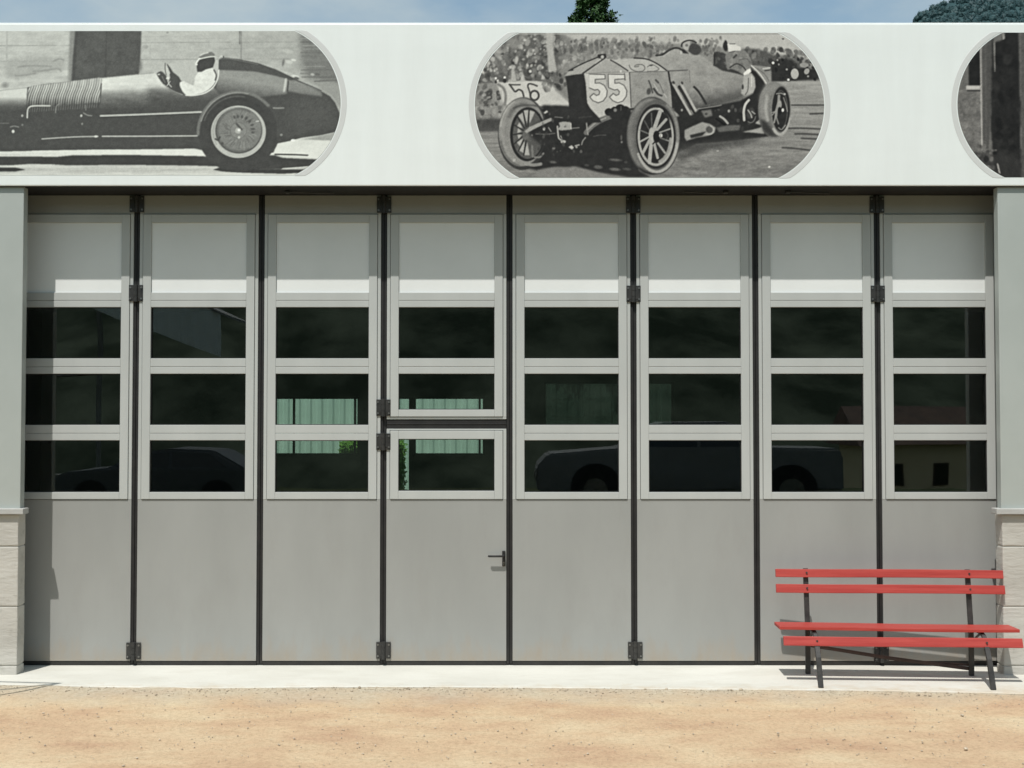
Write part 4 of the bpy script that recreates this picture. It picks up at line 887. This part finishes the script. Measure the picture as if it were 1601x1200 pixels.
    p.ell(1019.5, 209, 3.8, 9.5, 166, 0.1); p.ell(1028, 214.5, 5.4, 9.6, 50); p.ell(1034.6, 212.6, 2.6, 3.3, 196); p.arc(1040, 213, 6, 6, -60, 200, 1.4, 96, 0.8); p.line([(1022, 226), (1026, 222)], 2, 60)
    p.ell(1068, 172, 1.6, 2, 150)
    return p

def paint_doorway():
    # an empty timber doorway and rendered wall: plain stand-in, no figure
    p = Paint(1498, 42, 2060, 286, 1, 5, 118)
    p.tex([(1498, 42), (2060, 42), (2060, 286), (1498, 286)], 12, 10, 14)
    p.poly([(1498, 42), (1541, 42), (1541, 140), (1498, 140)], 112, 1); p.blobs(160, 1500, 140, 1540, 240, 1, 4, (90, 150), (0.2, 0.5), (0.4, 1.0))
    p.poly([(1520, 76), (1539, 64), (1539, 133), (1520, 133)], 54, 0.8); p.poly([(1516, 133.5), (1538, 133.5), (1538, 139), (1516, 139)], 176, 0.5); p.line([(1518, 141), (1538, 141)], 2, 66)
    p.line([(1539.3, 66), (1539.6, 236)], 1.7, 178, sm=False); p.poly([(1541.5, 50), (1558, 46), (1556, 150), (1550, 234), (1542, 235)], 92, 0.7); p.line([(1547, 60), (1546, 230)], 3, 106, 0.6, soft=1.5)
    p.poly([(1558, 44), (1600, 44), (1600, 284), (1560, 284), (1554, 200)], 56, 1.2); p.line([(1561, 60), (1561.5, 110)], 1.6, 150); p.poly([(1560, 44), (1574, 44), (1574, 60), (1560, 64)], 112, 1); p.line([(1575, 44), (1576, 58)], 2, 176)
    p.blobs(60, 1560, 70, 1602, 280, 2, 8, (40, 74), (0.3, 0.6), (0.8, 2.2), 1.5)
    p.poly([(1602, 44), (1640, 44), (1640, 284), (1602, 284)], 96, 1); p.poly([(1640, 44), (2060, 44), (2060, 284), (1640, 284)], 132, 1); p.tex([(1640, 44), (2060, 44), (2060, 284), (1640, 284)], 14, 40, 4)
    for y in range(60, 280, 24): p.line([(1640, y), (2060, y + 2)], 1.6, 92, 0.8, False)
    p.line([(1536, 238), (1562, 236)], 2.6, 128, 0.8); p.poly([(1498, 238), (1600, 240), (1600, 286), (1498, 286)], 70, 4, 0.8); p.blobs(60, 1520, 220, 1562, 280, 1, 4, (40, 140), (0.3, 0.7)); p.line([(1564, 258), (1567, 272)], 2.4, 176, 0.8)
    return p

def srgb2lin(v):
    v = np.clip(v, 0, 255)/255.0
    return np.where(v <= 0.04045, v/12.92, ((v+0.055)/1.055)**2.4)

def print_material():
    m = principled('printed_photo_ink', (0.5, 0.5, 0.5), 0.6, 0, 0.15); n = m.node_tree.nodes; l = m.node_tree.links
    a = n.new('ShaderNodeVertexColor'); a.layer_name = 'ink'; l.new(a.outputs['Color'], n['Principled BSDF'].inputs['Base Color']); return m
M['ink'] = print_material()
PSC = FPX/(CAMD + FY)                        # drawing units per metre on the fascia plane
PZ0 = at(800, 165, FY).z
PRINT_GAIN = 1.0
def pw(px, py):
    return ((px - 800.5)/PSC, PZ0 - (py - 165)/PSC*0.993)

def half_width(t, sag, hh):
    R_ = (hh*hh + sag*sag)/(2*sag)
    return sag - (R_ - math.sqrt(max(0, R_*R_ - (t*hh)**2)))

def printed_photo(paint, xl, xr, yt, yb, sagl, sagr, cols, rows, tint, con, label):
    c = paint.c.copy()
    # photographic grain, fine mottling and acutance
    c = paint.blur(c, 1.15*paint.ss/2)
    bl = paint.blur(c, 2.6*paint.ss/2)
    c = c + 0.40*(c - bl)
    bl2 = paint.blur(c, 9.0*paint.ss/2)
    c = c + 0.18*(c - bl2)
    c = c + (paint.noise(1.1, 1.1)*6 + paint.noise(2.3, 2.1)*5 + paint.r.randn(*c.shape)*4.0)*np.interp(c, [60, 110, 170, 230], [0.45, 1.0, 1.0, 0.6]) + paint.noise(6, 5)*3.5
    c = con[1] + (c - con[0])*con[2]
    hh = (yb - yt)/2; ym = (yb + yt)/2
    U = np.linspace(0, 1, cols); V = np.linspace(0, 1, rows)
    verts = np.zeros((rows, cols, 3)); vals = np.zeros((rows, cols))
    for j, v in enumerate(V):
        y = yt + (yb - yt)*v; t = (y - ym)/hh
        a = xl + sagl - half_width(t, sagl, hh); b = xr - sagr + half_width(t, sagr, hh)
        x = a + (b - a)*U
        i = np.clip((x - paint.x0)*paint.ss - 0.5, 0, paint.W - 1.001); k = min(max((y - paint.y0)*paint.ss - 0.5, 0), paint.H - 1.001)
        i0 = i.astype(int); fi = i - i0; k0 = int(k); fk = k - k0
        vals[j] = (c[k0, i0]*(1-fi) + c[k0, i0+1]*fi)*(1-fk) + (c[k0+1, i0]*(1-fi) + c[k0+1, i0+1]*fi)*fk
        verts[j, :, 0] = (x - 800.5)/PSC; verts[j, :, 1] = FY - 0.0015; verts[j, :, 2] = pw(0, y)[1]
    idx = np.arange(rows*cols).reshape(rows, cols)
    f = np.stack([idx[1:, :-1], idx[1:, 1:], idx[:-1, 1:], idx[:-1, :-1]], -1).reshape(-1, 4)
    me = bpy.data.meshes.new('printed_photograph'); nv, nf = rows*cols, len(f)
    me.vertices.add(nv); me.vertices.foreach_set('co', verts.reshape(-1).astype(np.float32))
    me.loops.add(nf*4); me.loops.foreach_set('vertex_index', f.reshape(-1).astype(np.int32))
    me.polygons.add(nf); me.polygons.foreach_set('loop_start', (np.arange(nf)*4).astype(np.int32)); me.update(calc_edges=True)
    at_ = me.color_attributes.new('ink', 'FLOAT_COLOR', 'POINT')
    rgb = np.ones((nv, 4)); g = vals.reshape(-1)
    for k in range(3): rgb[:, k] = srgb2lin(g*tint[k] + (1 - tint[k])*20)*PRINT_GAIN
    at_.data.foreach_set('color', rgb.reshape(-1).astype(np.float32))
    me.materials.append(M['ink'])
    o = bpy.data.objects.new('printed_photograph', me); COL.objects.link(o)
    tag(o, label, 'picture', 'oval pictures on the white fascia')
    # pale rim that follows the curved ends
    for side in (-1, 1):
        bm = bmesh.new()
        sag = sagl if side < 0 else sagr; xe = xl if side < 0 else xr; prev = None
        for k in range(61):
            t = -1 + 2*k/60; y = ym + t*hh*1.0
            R_ = (hh*hh + sag*sag)/(2*sag); cx = xe - side*R_
            ring = []
            for rr, yy in ((R_ + 1.7, 0.0005), (R_ + 1.9, 0.0014), (R_ + 9.3, 0.0014), (R_ + 9.8, 0.0004)):
                an = math.asin(max(-1, min(1, t*hh/R_)))
                X_ = cx + side*rr*math.cos(an); Y_ = ym + rr*math.sin(an)
                Y_ = min(max(Y_, yt - 1.0), yb + 1.0)
                x_, z_ = pw(X_, Y_); ring.append(bm.verts.new((x_, FY - yy, z_)))
            if prev:
                for q in range(3): bm.faces.new((prev[q], prev[q+1], ring[q+1], ring[q]))
            prev = ring
        obj('rim', bm, M['border'], o)
    return o
printed_photo(paint_single_seater(), -125, 530.5, 45.5, 275.5, 73, 73, 660, 240, (1.0, 1.008, 0.972), (128, 128, 1.10), 'printed picture of dark single-seat racing car in profile with driver in white')
printed_photo(paint_two_seater(), 742, 1292, 48.5, 279.5, 70, 73, 620, 260, (1.0, 0.985, 0.95), (120, 117, 1.22), 'printed picture of open racing car numbered 55 at the middle of the fascia')
printed_photo(paint_doorway(), 1502, 2052, 48, 279, 73, 73, 420, 180, (1.0, 0.975, 0.94), (100, 92, 1.25), 'printed picture of dark timber doorway, cut by the right edge of the photo')
# ------------------------------------------------------------------ beyond the garage
def leaf_cloud(bm, pts_fn, n, size, rnd, flat=0.35):
    for _ in range(n):
        p, nrm = pts_fn()
        s = size*rnd.uniform(0.6, 1.4)
        d = Vector((rnd.gauss(0, 1), rnd.gauss(0, 1), rnd.gauss(0, 1))).normalized()
        u = nrm.cross(d)
        if u.length < 1e-3: continue
        u.normalize(); v = (nrm*flat + u.cross(nrm) + d*0.4).normalized()
        q = [p - u*s*0.5, p + v*s*0.9 - u*s*0.25, p + v*s*1.5, p + v*s*0.9 + u*s*0.25, p + u*s*0.5]
        vs = [bm.verts.new(x) for x in q]
        bm.faces.new(vs)

def foliage(name, c0, c1, scale=3.0):
    m = varied(name, c0, c1, scale, 0.6, coords='World', lo=0.3, hi=0.7, spec=0.25)
    b = m.node_tree.nodes['Principled BSDF']
    return m
M['conifer'] = foliage('conifer_foliage', (0.018, 0.05, 0.014), (0.05, 0.115, 0.03), 5)
M['hedge'] = foliage('hedge_foliage', (0.06, 0.15, 0.02), (0.16, 0.30, 0.05), 6)
M['forest'] = foliage('hazy_forest_foliage', (0.018, 0.050, 0.056), (0.034, 0.076, 0.080), 0.25)  # bluish distance haze is put into the foliage colour
M['opposite'] = varied('opposite_wood', (0.035, 0.048, 0.034), (0.125, 0.15, 0.11), 0.09, 1.0, coords='World', spec=0.0, lo=0.38, hi=0.66, detail=9)  # lighter and darker patches put the trees' shading into the colour
M['bark'] = varied('bark', (0.05, 0.035, 0.025), (0.10, 0.075, 0.055), 6, 0.9, 0.01, 20)

# conifer whose top shows over the fascia
tree = empty('conifer_tree', (2.05, 18, 0)); tag(tree, 'dark green conifer top poking above the white fascia', 'tree')
rnd = random.Random(5)
HT, ZB = 13.35, 2.2
def rad(z):
    t = (HT - z)/(HT - ZB)
    return 1.95*min(1, (t*5.2)**0.72*0.30 + t*0.62)*(1 if t < 0.85 else (1-t)/0.15*0.6 + 0.4)
bm = bmesh.new(); tube(bm, [(0, 0, -0.05), (0.03, 0.02, 3), (-0.02, 0, 8), (0, 0, 12.9)], [0.26, 0.2, 0.12, 0.02], 10); obj('trunk', bm, M['bark'], tree, True)
bm = bmesh.new()
for k in range(90):
    z = ZB + (HT - ZB - 0.2)*(k/90); a = k*2.4; r = rad(z)*0.85
    tube(bm, [(0, 0, z - 0.05), (math.cos(a)*r*0.5, math.sin(a)*r*0.5, z + r*0.10), (math.cos(a)*r, math.sin(a)*r, z + r*0.28)], [0.03, 0.02, 0.006], 5)
obj('limb', bm, M['bark'], tree)
clumps = []
for k in range(620):
    z = ZB + (HT - ZB)*(1 - rnd.random()**0.62*0.999) if rnd.random() < 0.55 else HT - 2.6*rnd.random()
    z = min(max(z, ZB), HT - 0.03); a = rnd.uniform(0, 6.283); r = rad(z)*rnd.uniform(0.45, 1.02)
    clumps.append((Vector((math.cos(a)*r, math.sin(a)*r, z + r*0.1)), rnd.uniform(0.10, 0.22)*(0.6 + 0.5*min(1, (HT-z)/2))))
def cp():
    c, s = rnd.choice(clumps); d = Vector((rnd.gauss(0, 1), rnd.gauss(0, 1), rnd.gauss(0, 1.1))).normalized()
    p = c + d*s*rnd.random()**0.4
    out = Vector((c.x, c.y, 0.6)).normalized()
    return p, (d*0.7 + out + Vector((0, 0, 0.5))).normalized()
bm = bmesh.new(); leaf_cloud(bm, cp, 34000, 0.055, rnd, 0.9); obj('crown', bm, M['conifer'], tree)

# wooded hill behind, top right of the view
def hill_mesh(name, fn, x0, x1, y0, y1, nx, ny, mat):
    bm = bmesh.new(); g = []
    for j in range(ny+1):
        row = []
        for i in range(nx+1):
            x = x0 + (x1-x0)*i/nx; y = y0 + (y1-y0)*j/ny
            row.append(bm.verts.new((x, y, fn(x, y))))
        g.append(row)
    for a, b in zip(g, g[1:]):
        for i in range(nx): bm.faces.new((a[i], a[i+1], b[i+1], b[i]))
    return tag(obj(name, bm, mat, None, True), kind='structure')
def hill_fn(x, y):
    prof = float(np.interp(x, [96, 110, 121, 124, 127, 131, 138, 150, 200, 420], [30, 80, 110, 121.5, 127.5, 130, 132.5, 135, 142, 150]))
    yy = max(0.0, 1 - abs(y - 330)/75.0)
    return prof*(yy**0.5) + 1.2*mnoise.noise((x*0.06, y*0.06, 0)) - 1
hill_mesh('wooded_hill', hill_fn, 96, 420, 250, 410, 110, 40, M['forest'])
def ico_blob(bm, c, r, rnd, seed):
    t = bmesh.new(); bmesh.ops.create_icosphere(t, subdivisions=2, radius=1.0)
    for v in t.verts:
        k = 1 + 0.34*mnoise.noise(v.co*2.2 + Vector((seed*1.7, seed*0.3, 0)))
        v.co = Vector((v.co.x*r*k, v.co.y*r*k, v.co.z*r*1.25*k)) + c
    me = bpy.data.meshes.new('t'); t.to_mesh(me); t.free(); bm.from_mesh(me); bpy.data.meshes.remove(me)
bm = bmesh.new(); rnd = random.Random(9); n = 0; crowns = []
while n < 1000:
    x = 119 + 56*rnd.random()**1.1; y = rnd.uniform(308, 334); z = hill_fn(x, y)
    if z < 60: continue
    r = rnd.uniform(0.7, 1.4); crowns.append((Vector((x, y, z + 0.2)), r)); ico_blob(bm, crowns[-1][0], r*0.85, rnd, n); n += 1
def wood_pt():
    c, r = rnd.choice(crowns); d = Vector((rnd.gauss(0, 1), rnd.gauss(-0.4, 1), rnd.gauss(0.4, 1))).normalized()
    return c + Vector((d.x, d.y, d.z*1.15))*r*rnd.uniform(0.75, 1.12), (d + Vector((0, 0, 0.3))).normalized()
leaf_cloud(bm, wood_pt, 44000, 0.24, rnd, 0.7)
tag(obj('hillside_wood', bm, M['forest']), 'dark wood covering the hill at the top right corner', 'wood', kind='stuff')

# neighbouring pale sheet-metal shed and hedge seen through the garage's rear windows
M['sheet'] = varied('pale_green_sheet', (0.44, 0.55, 0.49), (0.52, 0.63, 0.57), 1.5, 0.55, coords='World')
bm = bmesh.new(); xs_ = np.arange(-12, 6.01, 0.045)
lo_, hi_ = [], []
for i, x in enumerate(xs_):
    y = 17.0 + (0.035 if (i//3) % 2 else 0.0)
    lo_.append(bm.verts.new((x, y, 0.0))); hi_.append(bm.verts.new((x, y, 3.4)))
for i in range(len(xs_)-1): bm.faces.new((lo_[i], lo_[i+1], hi_[i+1], hi_[i]))
shed = empty('metal_shed', (0, 0, 0)); tag(shed, 'pale green corrugated metal shed seen through the rear garage windows', 'shed')
obj('corrugated_wall', bm, M['sheet'], shed)
boxobj('shed_roof', (-12.1, 16.9, 3.4), (6.1, 17.45, 3.5), M['roof'], shed)
boxobj('back_wall', (-12.0, 17.06, 0.0), (6.0, 17.4, 3.39), M['sheet'], shed)
hedge = empty('clipped_hedge', (-3.0, 14.8, 0)); tag(hedge, 'bright green hedge seen through the glass at the back of the garage', 'hedge')
rnd = random.Random(4); bm = bmesh.new()
def hp_():
    p = Vector((rnd.uniform(-0.75, 0.62), rnd.uniform(-0.4, 0.4), rnd.uniform(0.02, 1.55)))
    k = rnd.random()
    if k < 0.6: p.y = -0.4 + rnd.gauss(0, 0.04)
    return p, Vector((rnd.gauss(0, .4), -1, 0.5)).normalized()
leaf_cloud(bm, hp_, 9000, 0.05, rnd, 0.8); obj('foliage', bm, M['hedge'], hedge)
boxobj('stem', (-0.7, -0.25, 0), (0.55, 0.25, 1.4), M['bark'], hedge)

# ---- what stands behind the viewer and shows in the panes
def hill2(x, y):
    return -7 + 70*max(0, min(1, (-y - 110)/120.0))**0.8*(0.9 + 0.2*mnoise.noise((x*0.012, y*0.015, 4))) + 3*mnoise.noise((x*0.06, y*0.06, 1))
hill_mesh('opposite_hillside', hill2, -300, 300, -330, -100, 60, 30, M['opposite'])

M['cream'] = varied('cream_render', (0.80, 0.64, 0.42), (0.86, 0.70, 0.47), 0.8, 0.9, coords='World')
M['tiles'] = varied('brown_roof_tiles', (0.07, 0.045, 0.035), (0.12, 0.075, 0.055), 1.5, 0.8, coords='World')
house = empty('cream_house', (27, -60, -6)); tag(house, 'cream house mirrored in the lowest panes beside right pillar', 'building')
boxobj('wall', (-4.5, -6, 0), (4.5, 0, 6.2), M['cream'], house)
bm = bmesh.new(); prism(bm, [(-6.6, 6.2), (0.7, 6.2), (-3.0, 8.6)], -5.2, 5.2); obj('roof', bm, M['tiles'], house)
for x, z in ((-2.6, 3.6), (0.2, 3.6), (2.9, 3.6), (-2.6, 0.8), (2.9, 0.8)):
    wn = boxobj('window', (x - 0.5, 0.003, z), (x + 0.5, 0.05, z + 1.4), M['tiles'], house)
    boxobj('pane', (x - 0.42, 0.051, z + 0.08), (x + 0.42, 0.06, z + 1.32), M['carglass'], wn)

M['carpaint_silver'] = principled('van_paint_silver', (0.20, 0.205, 0.20), 0.5, 0.1)
M['carpaint_dark'] = principled('car_paint_dark', (0.10, 0.105, 0.11), 0.35, 0.1, 0.5)
M['tyre'] = principled('tyre_rubber', (0.015, 0.015, 0.015), 0.8)
def car(name, loc, rz, prof, width, paint, windows, wheels, wr, label):
    r = empty(name, loc, None, rz); tag(r, label, 'car')
    bm = bmesh.new()
    a = [bm.verts.new((p[0], -width/2, p[1])) for p in prof]; b = [bm.verts.new((p[0], width/2, p[1])) for p in prof]; n = len(prof)
    zs_ = [p[1] for p in prof]; zm = 0.95
    for lst, s in ((a, 1), (b, -1)):
        for v in lst:
            if v.co.z > zm: v.co.y += s*(v.co.z - zm)*0.22
    for i in range(n): bm.faces.new((a[i], a[(i+1) % n], b[(i+1) % n], b[i]))
    bm.faces.new(list(reversed(a))); bm.faces.new(b)
    bmesh.ops.recalc_face_normals(bm, faces=bm.faces)
    bmesh.ops.bevel(bm, geom=list(bm.edges), offset=0.05, segments=2, affect='EDGES')
    obj('body', bm, paint, r, False)
    for s in (-1, 1):
        for wnd in windows:
            bm = bmesh.new(); vs = [bm.verts.new((x, s*(width/2 + 0.006 - max(0, z - zm)*0.22), z)) for x, z in wnd]; f = bm.faces.new(vs)
            e = bmesh.ops.extrude_face_region(bm, geom=[f]); bmesh.ops.translate(bm, vec=(0, -s*0.03, 0), verts=[v for v in e['geom'] if isinstance(v, bmesh.types.BMVert)])
            obj('window', bm, M['carglass'], r)
        for wx in wheels:
            bm = bmesh.new(); cyl(bm, (wx, s*(width/2 - 0.08), wr), (0, 1, 0), wr, 0.22, 28); wh = obj('wheel', bm, M['tyre'], r)
            bm = bmesh.new(); cyl(bm, (wx, s*(width/2 + 0.02), wr), (0, 1, 0), wr*0.6, 0.04, 20); obj('hubcap', bm, M['bolt'], wh)
            bm = bmesh.new(); cyl(bm, (wx, s*(width/2 - 0.004), wr*1.05), (0, 1, 0), wr*1.28, 0.05, 28); obj('wheel_arch', bm, M['tyre'], r)
    for s in (-1, 1):
        bm = bmesh.new(); xf = min(p[0] for p in prof); box(bm, (xf - 0.01, s*width*0.36 - 0.16, 0.66), (xf + 0.12, s*width*0.36 + 0.16, 0.84), 0.02); obj('headlight', bm, M['bolt'], r)
    return r
car('parked_pickup', (4.0, -16.2, ZG - 0.03), 0, [(-3.4, 0.42), (-3.45, 1.0), (-3.2, 1.30), (-1.5, 1.42), (-0.6, 1.98), (1.0, 2.0), (1.35, 1.45), (3.4, 1.45), (3.5, 1.3), (3.5, 0.45)], 1.95, M['carpaint_silver'],
    [[(-1.25, 1.46), (-0.55, 1.9), (0.2, 1.92), (0.2, 1.46)], [(0.28, 1.46), (0.28, 1.92), (0.95, 1.92), (1.2, 1.46)]], (-2.1, 2.3), 0.46, 'large silver pickup mirrored dimly in the lower door panes')
car('parked_car', (-7.9, -15.5, ZG), 0, [(-2.2, 0.3), (-2.25, 0.7), (-2.0, 0.9), (-1.0, 0.98), (-0.45, 1.32), (0.3, 1.40), (1.3, 1.36), (2.0, 0.98), (2.2, 0.9), (2.2, 0.32)], 1.75, M['carpaint_dark'],
    [[(-0.85, 0.99), (-0.4, 1.27), (0.3, 1.33), (0.3, 0.99)], [(0.38, 0.99), (0.38, 1.33), (1.2, 1.29), (1.6, 0.99)]], (-1.4, 1.4), 0.31, 'dark car mirrored in the lowest pane of second door leaf')
# pale corrugated canopy at the left, mirrored in the upper panes
can = empty('corrugated_canopy', (0, -20, 0)); tag(can, 'pale corrugated canopy mirrored in the top panes at left', 'canopy')
def vpt(px, py):                         # mirror image of a point at y = -20
    q = at(px, py, 20.0); return q.x, q.z
c0, c1, c2, c3 = vpt(60, 450), vpt(345, 557), vpt(345, 492), vpt(60, 372)
bm = bmesh.new(); n_ = 60; pr_ = None
for k in range(n_ + 1):
    t = k/n_; y_ = -0.05 if (k//2) % 2 else 0.0
    v = [bm.verts.new((c0[0] + (c1[0]-c0[0])*t, y_, c0[1] + (c1[1]-c0[1])*t)), bm.verts.new((c3[0] + (c2[0]-c3[0])*t, y_, c3[1] + (c2[1]-c3[1])*t))]
    if pr_: bm.faces.new((pr_[0], v[0], v[1], pr_[1]))
    pr_ = v
M['palesheet'] = varied('pale_sheet', (0.78, 0.82, 0.79), (0.85, 0.89, 0.86), 1.2, 0.6, coords='World')
obj('corrugated_edge', bm, M['palesheet'], can)
bm = bmesh.new(); vs = [bm.verts.new(q) for q in ((c3[0], 0.02, c3[1]), (c2[0], 0.02, c2[1]), (c2[0], -4, c2[1]), (c3[0], -4, c3[1]))]; f = bm.faces.new(vs)
e = bmesh.ops.extrude_face_region(bm, geom=[f]); bmesh.ops.translate(bm, vec=(0, 0, 0.06), verts=[v for v in e['geom'] if isinstance(v, bmesh.types.BMVert)])
obj('roof_sheet', bm, M['roof'], can)
for x, y in ((c1[0] - 0.1, -3.8), (c0[0] + 0.2, -3.8)):
    boxobj('post', (x - 0.06, y - 0.06, -0.1), (x + 0.06, y + 0.06, (c2[1] if x > c0[0] + 1 else c3[1]) - 0.01), M['roof'], can)

# made-up mast added outside the view at the left to cast the ground shadow
mast = empty('shadow_mast', (-6.3, -3.2, 0)); tag(mast, 'unseen made-up mast, added to cast the forked shadow on ground at left', 'mast')
bm = bmesh.new(); tube(bm, [(0, 0, -0.1), (0, 0, 2.75)], 0.035, 10); obj('post', bm, M['hinge'], mast)
for q in ((-0.1, 1.55, 2.6), (0.62, -0.20, 2.6), (0.28, 0.55, 2.6)):
    bm = bmesh.new(); tube(bm, [(0, 0, 2.62), q, (2.145, 1.324, 2.6)], 0.013, 8); obj('shadow_arm', bm, M['hinge'], mast)
